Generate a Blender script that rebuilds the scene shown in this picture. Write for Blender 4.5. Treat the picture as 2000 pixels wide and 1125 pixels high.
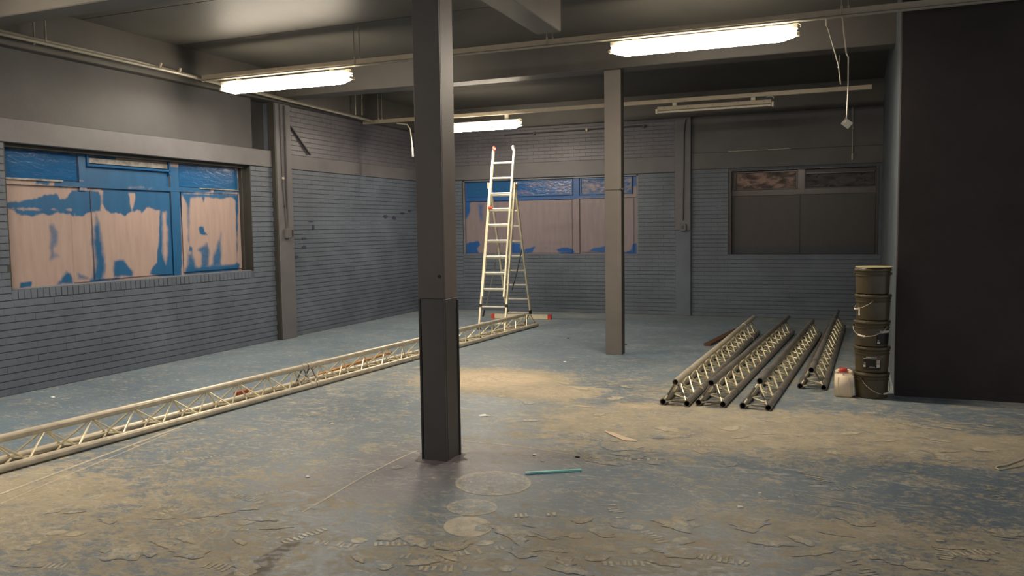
import bpy, bmesh, math, random
import numpy as np
from mathutils import Matrix, Vector, noise as mnoise
random.seed(7)
for o in list(bpy.data.objects): bpy.data.objects.remove(o)
SC = bpy.context.scene
COL = SC.collection

# ------------------------------------------------------------ camera
EYE = Vector((0, 0, 1.6)); FPX = 1606.4
PITCH, YAW, ROLL = 0.0742756622, -0.384538486, -0.0142020733
def cam_axes():
    f = Vector((math.sin(YAW)*math.cos(PITCH), math.cos(YAW)*math.cos(PITCH), -math.sin(PITCH)))
    r = Vector((math.cos(YAW), -math.sin(YAW), 0)); u = r.cross(f)
    return (r*math.cos(ROLL)+u*math.sin(ROLL), -r*math.sin(ROLL)+u*math.cos(ROLL), f)
CR, CU, CF = cam_axes()
cam = bpy.data.objects.new('camera', bpy.data.cameras.new('camera')); COL.objects.link(cam)
m = Matrix.Identity(4)
for i in range(3):
    m[i][0] = CR[i]; m[i][1] = CU[i]; m[i][2] = -CF[i]; m[i][3] = EYE[i]
cam.matrix_world = m
cam.data.sensor_width = 36; cam.data.lens = FPX/2000*36
cam.data.clip_start = 0.05; cam.data.clip_end = 60
SC.camera = cam

# ------------------------------------------------------------ world, exposure
w = bpy.data.worlds.new('world'); SC.world = w; w.use_nodes = True
bg = w.node_tree.nodes['Background']
bg.inputs[0].default_value = (0.75, 0.78, 0.85, 1); bg.inputs[1].default_value = 0.45
SC.view_settings.view_transform = 'Standard'
SC.view_settings.look = 'None'
SC.view_settings.exposure = 0.34
SC.view_settings.gamma = 1.0
SC.view_settings.use_curve_mapping = False
LAMP_COL = (1.0, 0.87, 0.70); LAMP_POW = 150.0; LAMP_SIDE = 30.0

# ------------------------------------------------------------ projection helpers (pixel of the 2000x1125 photograph -> point on a real plane)
def ray(x, y): return CR*((x-1000)/FPX) - CU*((y-562.5)/FPX) + CF
def at_z(x, y, z=0.0):
    d = ray(x, y); return EYE + d*((z-EYE.z)/d.z)
def at_x(x, y, X): d = ray(x, y); return EYE + d*(X/d.x)
def at_y(x, y, Y): d = ray(x, y); return EYE + d*(Y/d.y)

# ------------------------------------------------------------ materials
def nt(name):
    mt = bpy.data.materials.new(name); mt.use_nodes = True
    t = mt.node_tree; return mt, t, t.nodes['Principled BSDF']
def N(t, kind, **kw):
    n = t.nodes.new(kind)
    for k, v in kw.items(): setattr(n, k, v)
    return n
def coords(t, scale=(1, 1, 1), obj=True):
    tc = N(t, 'ShaderNodeTexCoord'); mp = N(t, 'ShaderNodeMapping')
    mp.inputs['Scale'].default_value = scale
    t.links.new(tc.outputs['Object'], mp.inputs[0]); return mp.outputs[0]
def geo_pos(t, scale=(1, 1, 1)):
    g = N(t, 'ShaderNodeNewGeometry'); mp = N(t, 'ShaderNodeMapping'); mp.inputs['Scale'].default_value = scale
    t.links.new(g.outputs['Position'], mp.inputs[0]); return mp.outputs[0]
def tex(t, vec, scale, detail=4, rough=.55, dist=0.0):
    n = N(t, 'ShaderNodeTexNoise'); n.inputs['Scale'].default_value = scale
    n.inputs['Detail'].default_value = detail; n.inputs['Roughness'].default_value = rough; n.inputs['Distortion'].default_value = dist
    t.links.new(vec, n.inputs['Vector']); return n.outputs['Fac']
def ramp(t, fac, stops):
    r = N(t, 'ShaderNodeValToRGB'); e = r.color_ramp.elements
    while len(e) < len(stops): e.new(.5)
    for i, (p, c) in enumerate(stops):
        e[i].position = p; e[i].color = c if len(c) == 4 else (*c, 1)
    t.links.new(fac, r.inputs[0]); return r.outputs[0]
def mixc(t, fac, a, b, mode='MIX'):
    n = N(t, 'ShaderNodeMix', data_type='RGBA', blend_type=mode)
    for s, v in ((0, fac), (6, a), (7, b)):
        if isinstance(v, (int, float)): n.inputs[s].default_value = v
        elif isinstance(v, tuple): n.inputs[s].default_value = v if len(v) == 4 else (*v, 1)
        else: t.links.new(v, n.inputs[s])
    return n.outputs[2]
def math_(t, op, a, b=None, clamp=False):
    n = N(t, 'ShaderNodeMath', operation=op, use_clamp=clamp)
    for s, v in ((0, a), (1, b)):
        if v is None: continue
        if isinstance(v, (int, float)): n.inputs[s].default_value = v
        else: t.links.new(v, n.inputs[s])
    return n.outputs[0]
def bump(t, b, h, strength=.3, dist=.01):
    n = N(t, 'ShaderNodeBump'); n.inputs['Strength'].default_value = strength; n.inputs['Distance'].default_value = dist
    t.links.new(h, n.inputs['Height']); t.links.new(n.outputs[0], b.inputs['Normal'])
def paint(name, col, rough=.5, var=.25, scale=2.5, bstr=.25, bscale=90, metallic=0, second=None):
    mt, t, b = nt(name); p = geo_pos(t)
    n1 = tex(t, p, scale, 5, .6)
    lo = tuple(c*(1-var) for c in col); hi = tuple(c*(1+var) for c in (second or col))
    c = ramp(t, n1, [(.3, lo), (.7, hi)])
    t.links.new(c, b.inputs['Base Color'])
    b.inputs['Roughness'].default_value = rough; b.inputs['Metallic'].default_value = metallic
    if bstr: bump(t, b, tex(t, p, bscale, 3), bstr, .004)
    return mt
def plain(name, col, rough=.5, metallic=0, **kw):
    return paint(name, col, rough, kw.get('var', .08), kw.get('scale', 12), kw.get('bstr', .08), kw.get('bscale', 200), metallic)

M = {}
M['brick'] = paint('painted brick', (.104, .124, .156), .48, .22, 1.3, .5, 60)
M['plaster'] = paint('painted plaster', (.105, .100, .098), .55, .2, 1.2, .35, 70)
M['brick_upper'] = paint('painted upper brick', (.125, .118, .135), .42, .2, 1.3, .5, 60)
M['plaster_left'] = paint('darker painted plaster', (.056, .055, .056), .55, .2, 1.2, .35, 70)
M['joint'] = paint('painted mortar', (.078, .093, .117), .7, .2, 3, .5, 70)
M['lintel'] = paint('painted concrete lintel', (.125, .121, .127), .5, .15, 1.6, .25, 60)
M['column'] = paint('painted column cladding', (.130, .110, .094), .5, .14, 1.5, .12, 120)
M['column_lit_side'] = paint('lamplit copy of column paint', (.22, .178, .152), .5, .14, 1.5, .12, 120)  # column paint made paler, lamp light on the right face put into the colour
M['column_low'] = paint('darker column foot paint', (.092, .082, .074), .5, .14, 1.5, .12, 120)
M['dark'] = paint('dark olive paint', (.035, .033, .028), .55, .2, 3, .2, 80)
M['ceil'] = paint('glossy dark ceiling paint', (.080, .076, .066), .52, .2, .8, .25, 35)
M['beam'] = paint('dark beam paint', (.082, .076, .068), .45, .2, 1.2, .2, 50)
M['blackwall'] = paint('near black wall paint', (.030, .0215, .0195), .75, .25, 2, .3, 90)
M['sidewall'] = paint('slate partition paint', (.10, .118, .135), .5, .25, 2, .3, 90)
M['alu'] = paint('weathered aluminium tube', (.60, .53, .41), .40, .18, 9, .12, 80, .3)
M['alu_dark'] = paint('grubby aluminium tube', (.22, .20, .175), .40, .3, 7, .15, 80, .4)
M['rod'] = plain('bright welded rod', (.88, .78, .52), .32, .35)
M['ladder'] = plain('ladder aluminium', (.80, .73, .52), .36, .15)
M['rung'] = plain('rung aluminium', (.86, .82, .70), .36, .1)
M['red'] = plain('red plastic', (.62, .06, .035), .4)
M['white'] = plain('off white plastic', (.82, .75, .60), .45)
M['rail'] = plain('cream enamelled channel', (.52, .44, .32), .42)
M['pipe'] = plain('painted grey conduit', (.34, .315, .255), .36, .2)
M['pipe_dark'] = plain('dark painted conduit', (.05, .05, .055), .5)
M['bucket'] = plain('black olive bucket plastic', (.080, .060, .030), .3)
M['label'] = plain('bucket label print', (.012, .010, .009), .35)
M['label_white'] = plain('bucket label white print', (.62, .57, .47), .45)
M['label_pink'] = plain('bucket label pink print', (.62, .40, .32), .45)
M['black'] = plain('black rubber', (.012, .012, .012), .6)
M['can'] = plain('translucent cream canister plastic', (.86, .69, .48), .5)
M['teal'] = plain('teal plastic', (.34, .80, .70), .35)
M['wood'] = paint('orange pine wood', (.50, .22, .06), .55, .25, 10, .2, 60)
M['wood_dark'] = paint('brown stained wood', (.085, .045, .022), .6, .3, 10, .2, 60)
M['rope'] = plain('grey strap webbing', (.34, .32, .29), .8)
M['chip'] = plain('white paint chip', (.88, .85, .78), .6)
M['tanwire'] = plain('pale wire', (.62, .52, .34), .5)
M['frame_blue'] = paint('blue gloss paint', (.012, .098, .25), .28, .15, 3, .3, 40)
M['frame_pink'] = paint('primer on frame', (.22, .165, .145), .5, .15, 3, .3, 40)
M['frame_brown'] = paint('brown gloss paint', (.042, .032, .026), .3, .2, 3, .3, 40)
M['vent'] = paint('grey vent strip', (.28, .27, .25), .45, .4, 14, .3, 60)

def glow(name, power):
    mt, t, b = nt(name)
    b.inputs['Base Color'].default_value = (.8, .75, .65, 1)
    b.inputs['Emission Color'].default_value = (*LAMP_COL, 1); b.inputs['Emission Strength'].default_value = power
    return mt
M['lit'] = glow('lit fluorescent diffuser', LAMP_POW); M['lit_side'] = glow('lit side of diffuser', LAMP_SIDE)

def board_mat(name, base, blue, gloss=.42):
    mt, t, b = nt(name)
    a = N(t, 'ShaderNodeAttribute', attribute_name='blue'); p = geo_pos(t)
    g = geo_pos(t, (6, 6, .8))
    c1 = mixc(t, tex(t, g, 3, 5, .6), tuple(c*.75 for c in base), tuple(c*1.2 for c in base))
    c2 = mixc(t, tex(t, g, 2, 4), tuple(c*.75 for c in blue), tuple(c*1.2 for c in blue))
    s = math_(t, 'ADD', a.outputs['Fac'], math_(t, 'MULTIPLY', math_(t, 'SUBTRACT', tex(t, p, 28, 5, .65), .5), .30))
    s = ramp(t, s, [(.22, (0, 0, 0)), (.78, (1, 1, 1))])
    t.links.new(mixc(t, s, c1, c2), b.inputs['Base Color'])
    b.inputs['Roughness'].default_value = gloss
    bump(t, b, tex(t, geo_pos(t, (3, 3, 1)), 22, 4), .25, .004)
    return mt
M['board'] = board_mat('primed board with blue paint', (.37, .275, .245), (.013, .095, .225))
M['board_back'] = board_mat('grey primed board with blue paint', (.225, .182, .195), (.012, .085, .28))
M['board_brown'] = board_mat('brown painted board', (.040, .031, .027), (.022, .028, .034))
def film(name, c1, c2, rough=.12, s=26, bs=.8):
    mt, t, b = nt(name); p = geo_pos(t, (1, 1, 2.2))
    f = tex(t, p, 5, 5, .6, .4)
    t.links.new(ramp(t, f, [(.42, c1), (.6, c2)]), b.inputs['Base Color'])
    b.inputs['Roughness'].default_value = rough
    bump(t, b, tex(t, p, s, 4, .6, .8), bs, .012)
    return mt
M['pane_blue'] = film('blue painted glass', (.012, .09, .24), (.016, .10, .26), .2, 10, .25)
M['pane_mix'] = film('streaky painted glass', (.02, .09, .24), (.30, .24, .24))
M['pane_glint'] = film('wrinkled film with painted glints', (.05, .035, .03), (.34, .22, .18), .14, 34)  # pale pink share paints the lamp glints on the film into its colour
M['pane_dark'] = film('dark painted glass', (.012, .012, .016), (.05, .04, .035), .12, 24)

def floor_mat():
    mt, t, b = nt('painted concrete floor under dust')
    p = geo_pos(t)
    dust = N(t, 'ShaderNodeAttribute', attribute_name='dust').outputs['Fac']
    purp = N(t, 'ShaderNodeAttribute', attribute_name='purple').outputs['Fac']
    dark = N(t, 'ShaderNodeAttribute', attribute_name='dark').outputs['Fac']
    base = ramp(t, tex(t, p, .9, 6, .6, .3), [(.3, (.104, .160, .212)), (.7, (.152, .222, .285))])
    base = mixc(t, math_(t, 'MULTIPLY', purp, .85), base, (.20, .17, .185))
    # dust laid down in broken scuffs
    big = tex(t, geo_pos(t, (1, 1.25, 1)), 1.7, 8, .68, 1.2)
    med = tex(t, geo_pos(t, (.8, 1.2, 1)), 7, 7, .7, 1.6)
    fine = tex(t, geo_pos(t, (1, 1.3, 1)), 24, 5, .7, 1.0)
    def dev(x, k): return math_(t, 'MULTIPLY', math_(t, 'SUBTRACT', x, .5), k)
    sc = math_(t, 'ADD', dev(big, 1.7), math_(t, 'ADD', dev(med, 2.6), dev(fine, 2.2)))
    f = math_(t, 'ADD', math_(t, 'ADD', sc, dev(dust, 1.25)), .5)
    f = ramp(t, f, [(.36, (0, 0, 0)), (.56, (.30, .30, .30)), (.74, (.75, .75, .75)), (.98, (1, 1, 1))])
    tan = ramp(t, tex(t, p, 5, 6, .6), [(.3, (.39, .315, .19)), (.7, (.57, .47, .30))])
    c = mixc(t, math_(t, 'MULTIPLY', f, .82), base, tan)
    haze = math_(t, 'ADD', math_(t, 'MULTIPLY', dust, .24), 0)
    c = mixc(t, haze, c, (.42, .355, .24))
    # pale scuffs
    s2 = tex(t, geo_pos(t, (.55, 1.6, 1)), 9, 5, .62, 2.2)
    s2 = ramp(t, s2, [(.57, (0, 0, 0)), (.66, (1, 1, 1))])
    c = mixc(t, math_(t, 'MULTIPLY', s2, .50), c, (.56, .55, .49))
    sp = math_(t, 'MULTIPLY', math_(t, 'SUBTRACT', dust, .98), 2.6, True)
    sp = math_(t, 'MULTIPLY', sp, ramp(t, med, [(.36, (.35,)*3), (.56, (1, 1, 1))]))
    c = mixc(t, math_(t, 'MULTIPLY', sp, .85), c, (.74, .585, .40))
    # curling drag marks: thin ridges of a warped noise, broken up by a second one
    def curls(vec, sc_, dist, wd, msc, k, col, c):
        n_ = tex(t, vec, sc_, 2, .5, dist); r_ = math_(t, 'ABSOLUTE', math_(t, 'SUBTRACT', n_, .5))
        r_ = ramp(t, r_, [(0, (1, 1, 1)), (wd, (0, 0, 0))])
        m_ = ramp(t, tex(t, p, msc, 4, .6), [(.46, (0, 0, 0)), (.62, (1, 1, 1))])
        m_ = math_(t, 'MULTIPLY', m_, math_(t, 'MULTIPLY', r_, math_(t, 'ADD', math_(t, 'MULTIPLY', dust, .7), .35, True)))
        return mixc(t, math_(t, 'MULTIPLY', m_, k), c, col)
    c = curls(geo_pos(t, (.8, 1.1, 1)), 2.6, 2.4, .035, 2.1, .55, (.58, .52, .40), c)
    c = curls(geo_pos(t, (1.1, .9, 1)), 5.5, 3.0, .045, 3.3, .55, (.60, .53, .39), c)
    c = curls(geo_pos(t, (.7, 1.3, 1)), 9.0, 1.5, .06, 1.6, .40, (.17, .17, .17), c)
    c = mixc(t, math_(t, 'MULTIPLY', dark, .72), c, (.060, .043, .032))
    mk = N(t, 'ShaderNodeAttribute', attribute_name='mark').outputs['Fac']
    mn = math_(t, 'ADD', math_(t, 'MULTIPLY', mk, .72), math_(t, 'MULTIPLY', dev(tex(t, p, 30, 6, .72, .8), 3.4), math_(t, 'SUBTRACT', 1.15, mk)))
    mn = math_(t, 'MULTIPLY', ramp(t, mn, [(.32, (0, 0, 0)), (.70, (1, 1, 1))]), math_(t, 'MULTIPLY', mk, 1.6, True))
    c = mixc(t, math_(t, 'MULTIPLY', mn, .88), c, ramp(t, tex(t, p, 9, 4), [(.3, (.52, .45, .31)), (.7, (.74, .65, .47))]))
    t.links.new(c, b.inputs['Base Color'])
    r = ramp(t, f, [(0, (.42,)*3), (1, (.72,)*3)])
    t.links.new(r, b.inputs['Roughness'])
    bump(t, b, sc, .10, .012)
    return mt
M['floor'] = floor_mat()
# ------------------------------------------------------------ mesh building
class MB:
    def __init__(s): s.v = []; s.f = []
    def add(s, vs, fs):
        o = len(s.v); s.v += [tuple(v) for v in vs]; s.f += [tuple(i+o for i in f) for f in fs]; return s
    def box(s, a, b, ch=0.0):
        x0, y0, z0 = (min(a[i], b[i]) for i in range(3)); x1, y1, z1 = (max(a[i], b[i]) for i in range(3))
        if ch <= 0:
            return s.add([(x0,y0,z0),(x1,y0,z0),(x1,y1,z0),(x0,y1,z0),(x0,y0,z1),(x1,y0,z1),(x1,y1,z1),(x0,y1,z1)],
                         [(0,3,2,1),(4,5,6,7),(0,1,5,4),(1,2,6,5),(2,3,7,6),(3,0,4,7)])
        bm = bmesh.new(); bmesh.ops.create_cube(bm, size=1)
        for v in bm.verts: v.co = Vector(((x0+x1)/2+v.co.x*(x1-x0), (y0+y1)/2+v.co.y*(y1-y0), (z0+z1)/2+v.co.z*(z1-z0)))
        bmesh.ops.bevel(bm, geom=bm.edges[:], offset=ch, segments=1, affect='EDGES')
        bm.verts.index_update()
        s.add([v.co.copy() for v in bm.verts], [[v.index for v in f.verts] for f in bm.faces]); bm.free(); return s
    def obox(s, c, ax, sz):
        c = Vector(c); ax = [Vector(a).normalized() for a in ax]; vs = []
        for k in (-1, 1):
            for i, j in ((-1,-1),(1,-1),(1,1),(-1,1)): vs.append(c+ax[0]*i*sz[0]/2+ax[1]*j*sz[1]/2+ax[2]*k*sz[2]/2)
        return s.add(vs, [(0,3,2,1),(4,5,6,7),(0,1,5,4),(1,2,6,5),(2,3,7,6),(3,0,4,7)])
    def bar(s, p0, p1, w, h, up=(0, 0, 1)):
        p0, p1 = Vector(p0), Vector(p1); d = (p1-p0); L = d.length; d.normalize()
        a = d.cross(Vector(up)).normalized(); b = a.cross(d).normalized()
        return s.obox((p0+p1)/2, (a, b, d), (w, h, L))
    def tube(s, pts, r, n=8, caps=True, inner=0.0):
        pts = [Vector(p) for p in pts]; rings = []
        prev = None
        for i, p in enumerate(pts):
            if i == 0: d = pts[1]-p
            elif i == len(pts)-1: d = p-pts[i-1]
            else: d = (pts[i+1]-p).normalized()+(p-pts[i-1]).normalized()
            d.normalize()
            if prev is None:
                a = d.cross(Vector((0, 0, 1)));
                if a.length < .05: a = d.cross(Vector((1, 0, 0)))
            else: a = prev-d*prev.dot(d)
            a.normalize(); prev = a; b = d.cross(a); rings.append((p, a, b))
        def skin(rr, flip):
            vs = []; fs = []
            for p, a, b in rings:
                for k in range(n):
                    t = 2*math.pi*k/n; vs.append(p+a*math.cos(t)*rr+b*math.sin(t)*rr)
            for i in range(len(rings)-1):
                for k in range(n):
                    q = (i*n+k, i*n+(k+1) % n, (i+1)*n+(k+1) % n, (i+1)*n+k); fs.append(q[::-1] if flip else q)
            return vs, fs
        vs, fs = skin(r, False)
        if inner > 0:
            v2, f2 = skin(inner, True); o = len(vs); vs += v2; fs += [tuple(i+o for i in f) for f in f2]
            L = (len(rings)-1)*n
            for k in range(n):
                k2 = (k+1) % n
                fs.append((k, o+k, o+k2, k2)); fs.append((L+k, L+k2, o+L+k2, o+L+k))
        elif caps:
            fs.append(tuple(range(n-1, -1, -1))); L = (len(rings)-1)*n; fs.append(tuple(L+k for k in range(n)))
        return s.add(vs, fs)
    def lathe(s, prof, c=(0, 0, 0), n=28):
        vs = []; fs = []
        for r, z in prof:
            for k in range(n):
                t = 2*math.pi*k/n; vs.append((c[0]+r*math.cos(t), c[1]+r*math.sin(t), c[2]+z))
        for i in range(len(prof)-1):
            for k in range(n): fs.append((i*n+k, i*n+(k+1) % n, (i+1)*n+(k+1) % n, (i+1)*n+k))
        fs.append(tuple(range(n-1, -1, -1))); L = (len(prof)-1)*n; fs.append(tuple(L+k for k in range(n)))
        return s.add(vs, fs)
    def mesh(s, name, mat, smooth=False):
        me = bpy.data.meshes.new(name); me.from_pydata(s.v, [], s.f); me.validate(); me.update()
        if mat: me.materials.append(M[mat] if isinstance(mat, str) else mat)
        if smooth:
            me.polygons.foreach_set('use_smooth', [True]*len(me.polygons))
            try: me.set_sharp_from_angle(angle=math.radians(40))
            except Exception: pass
        return me
    def build(s, name, mat, parent=None, smooth=False, **kw):
        return link(name, s.mesh(name, mat, smooth), parent, **kw)
def link(name, data, parent=None, label=None, cat=None, group=None, kind=None):
    o = bpy.data.objects.new(name, data); COL.objects.link(o)
    if parent is not None: o.parent = parent
    return tag(o, label, cat, group, kind)
def tag(o, label=None, cat=None, group=None, kind=None):
    for k, v in (('label', label), ('category', cat), ('group', group), ('kind', kind)):
        if v: o[k] = v
    return o
def thing(name, loc, label, cat, rz=0, group=None, kind=None):
    o = link(name, None, None, label, cat, group, kind); o.location = loc; o.rotation_euler = (0, 0, rz); o.empty_display_size = .1
    bpy.context.view_layer.update()
    return o
def drop(root):           # children are authored in world space: keep them there
    bpy.context.view_layer.update()
    inv = root.matrix_world.inverted()
    for c in root.children_recursive:
        if c.parent is root: c.matrix_parent_inverse = inv

# ------------------------------------------------------------ constants of the hall
XL, YB, ZC = -7.65, 14.5, 3.85
ZR = 3.42
Y0 = -2.0

# ============================================================ FLOOR
def sd_blob(P, c, ax, ay, ang=0):
    d = P-np.array(c); ca, sa = math.cos(ang), math.sin(ang)
    u = (d[:, 0]*ca+d[:, 1]*sa)/ax; v = (-d[:, 0]*sa+d[:, 1]*ca)/ay
    return np.clip(1.35-np.sqrt(u*u+v*v)*.85, 0, 1)
def floor_attrs(P):
    dust = np.full(len(P), .42)
    def F(x, y): v = at_z(x, y); return (v.x, v.y)
    def put(arr, px, ax, ay, ang, val):
        k = sd_blob(P, F(*px), ax, ay, ang); k = k*k*(3-2*k); arr[:] = arr*(1-k)+val*k
    put(dust, (700, 640), 3.0, 2.6, 0, .22)         # clean, bluish far end
    put(dust, (1150, 665), 2.6, 2.2, 0, .16)
    put(dust, (1300, 640), 2.2, 1.6, 0, .18)
    put(dust, (300, 760), 1.2, 3.2, 0, .18)         # strip behind the truss
    put(dust, (430, 720), .9, 2.5, 0, .22)
    put(dust, (640, 800), 1.3, 1.0, .1, .36)
    put(dust, (860, 800), .9, .6, 0, .30)
    put(dust, (1330, 830), 1.3, .75, .1, .86)
    put(dust, (1650, 850), 1.6, .6, 0, .88)
    put(dust, (1250, 760), 1.0, .5, 0, .50)
    put(dust, (1850, 870), 1.0, .4, 0, .85)
    put(dust, (1900, 945), 1.2, .3, 0, .38)
    put(dust, (1500, 950), 1.5, .35, 0, .38)
    put(dust, (1000, 920), .9, .3, 0, .25)
    put(dust, (1200, 1070), .7, .3, 0, .74)
    put(dust, (1800, 1070), .9, .4, 0, .78)
    put(dust, (80, 990), 1.1, .8, .2, .92)
    put(dust, (300, 1060), .8, .5, 0, .70)
    put(dust, (450, 940), .8, .5, 0, .52)
    put(dust, (850, 1090), .5, .25, 0, .66)
    put(dust, (960, 742), .72, .62, 0, 1.35)        # sandy spill
    put(dust, (1060, 765), .5, .36, 0, 1.05)
    put(dust, (1245, 795), .2, .14, 0, 1.1)
    pur = np.zeros(len(P))
    put(pur, (860, 905), .55, .42, 0, 1.0); put(pur, (740, 940), .6, .40, .3, .75); put(pur, (1000, 885), .55, .22, 0, .7)
    put(dust, (800, 930), .55, .35, .3, .16)
    return dust, pur
def set_floor(me, mark=None, dark=None):
    n = len(me.vertices); co = np.zeros(n*3, np.float32); me.vertices.foreach_get('co', co); P = co.reshape(-1, 3)[:, :2].astype(float)
    dust, pur = floor_attrs(P); z = np.zeros(n)
    for n_, a_ in (('dust', dust), ('purple', pur), ('mark', z if mark is None else np.array(mark)), ('dark', z if dark is None else np.array(dark))):
        at = me.attributes.new(n_, 'FLOAT', 'POINT'); at.data.foreach_set('value', a_.astype(np.float32))
    me.materials.append(M['floor'])
def floor():
    xs = np.concatenate([np.arange(-8.0, 3.01, .07), [4.5]]); ys = np.concatenate([[Y0], np.arange(1.8, 14.75, .07)])
    X, Y = np.meshgrid(xs, ys); nx, ny = len(xs), len(ys)
    co = np.stack([X.ravel(), Y.ravel(), np.zeros(nx*ny)], 1)
    me = bpy.data.meshes.new('floor')
    i = np.arange((ny-1)*(nx-1)); r = i//(nx-1); c = i % (nx-1); a = r*nx+c
    me.from_pydata(co.tolist(), [], np.stack([a, a+1, a+nx+1, a+nx], 1).tolist())
    me.update(); set_floor(me)
    o = link('floor', me, None, 'blue grey painted concrete floor covered in tan dust and scuffs', 'floor', kind='structure')
    b = MB().box((-8.2, Y0, -.2), (4.5, 14.8, -.012)).build('slab', 'joint', o)
    return o
FLOOR = floor()

# ============================================================ CEILING
ceiling = MB().box((-8.2, Y0, ZC+.04), (4.5, 14.9, ZC+.16)).build('ceiling', 'dark', None,
    label='dark glossy painted ceiling of wide panels with open joints', cat='ceiling', kind='structure')
yj = [Y0, -.26, 1.1, 2.46, 3.82, 5.18, 6.545, 7.915, 9.75]
for a, b in zip(yj, yj[1:]):
    MB().box((-7.66, a+.007, ZC), (4.4, b-.007, ZC+.05)).build('ceiling_panel', 'ceil', ceiling)
for a, b in ((10.05, 12.2), (12.2, 14.5)):
    MB().box((-7.66, a+.003, ZC), (4.4, b-.003, ZC+.05)).build('ceiling_panel', 'ceil', ceiling)

MB().box((XL-.2, Y0, ZR), (-7.53, 14.5, ZC+.03), .008).build('beam', 'beam', None, label='edge beam along the ceiling above the left wall', cat='beam', kind='structure')
MB().box((-7.53, 14.38, 3.44), (.56, 14.7, ZC+.03), .008).build('beam', 'beam', None, label='edge beam along the ceiling above the far brick wall', cat='beam', kind='structure')
MB().box((-7.53, 9.75, 3.475), (.50, 10.05, ZC+.03), .008).build('beam', 'beam', None, label='dark cross beam resting on the rear column', cat='beam', kind='structure')
MB().box((-7.53, 4.95, ZR), (4.4, 5.19, ZC+.03), .008).build('beam', 'beam', None, label='dark cross beam above the near column', cat='beam', kind='structure')
MB().box((-2.75, 5.19, ZR), (-2.50, 7.5, ZC+.03), .008).build('beam', 'beam', None, label='short stub beam jutting from above the near column', cat='beam', kind='structure')

# ============================================================ BRICKS
BH, BL, JB, JH = .070, .225, .0045, .0005
def brick_faces(u0, u1, v0, v1, w, tilt=0.0, c=.0028, depth=.016):
    vs = [(u0, v0, w-depth), (u1, v0, w-depth), (u1, v1, w-depth), (u0, v1, w-depth),
          (u0+c*.25, v0+c, w), (u1-c*.25, v0+c, w+tilt), (u1-c*.25, v1-c, w+tilt), (u0+c*.25, v1-c, w)]
    return vs, [(4, 5, 6, 7), (0, 1, 5, 4), (1, 2, 6, 5), (2, 3, 7, 6), (3, 0, 4, 7)]
def courses(u0, u1, v0, v1, holes=()):
    out = []; n = max(1, int(round((v1-v0)/BH))); h = (v1-v0)/n
    for k in range(n):
        a, b = v0+k*h+JB/2, v0+(k+1)*h-JB/2
        u = u0-(BL/2 if k % 2 else 0)
        while u < u1:
            s, e = max(u, u0)+JH/2, min(u+BL, u1)-JH/2
            if e-s > .03:
                segs = [(s, e)]
                for hu0, hu1, hv0, hv1 in holes:
                    if hv0 < (a+b)/2 < hv1:
                        ns = []
                        for p, q in segs:
                            if q <= hu0 or p >= hu1: ns.append((p, q)); continue
                            if p < hu0-.03: ns.append((p, hu0))
                            if q > hu1+.03: ns.append((hu1, q))
                        segs = ns
                out += [(p, q, a, b) for p, q in segs]
            u += BL
    return out
def to_left(u, v, w): return (XL+w, u, v)
def to_back(u, v, w): return (u, YB-w, v)
def brick_mesh(items, tf, flip):
    mb = MB()
    cj = {}
    for p, q, a, b in items:
        j = cj.setdefault(round(a, 3), random.uniform(-.0015, .0015))
        vs, fs = brick_faces(p, q, a, b, j+random.uniform(-.0006, .0006), random.uniform(-.0005, .0005))
        mb.add([tf(*x) for x in vs], [f[::-1] for f in fs] if flip else fs)
    return mb
def brick_parts(items, tf, flip, parent, limit=299):
    cache = {}; n = 0; rest = []
    for it in items:
        p, q, a, b = it
        if n >= limit: rest.append(it); continue
        key = (round(q-p, 2), round(b-a, 3))
        if key not in cache:
            vs, fs = brick_faces(-(q-p)/2, (q-p)/2, -(b-a)/2, (b-a)/2, 0, 0)
            o3 = Vector(tf(0, 0, 0))
            mb = MB().add([Vector(tf(*x))-o3 for x in vs], [f[::-1] for f in fs] if flip else fs)
            cache[key] = mb.mesh('brick', 'brick')
        o = link('brick', cache[key], parent)
        o.location = tf((p+q)/2, (a+b)/2, random.uniform(-.0015, .0012))
        n += 1
    return rest

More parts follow.
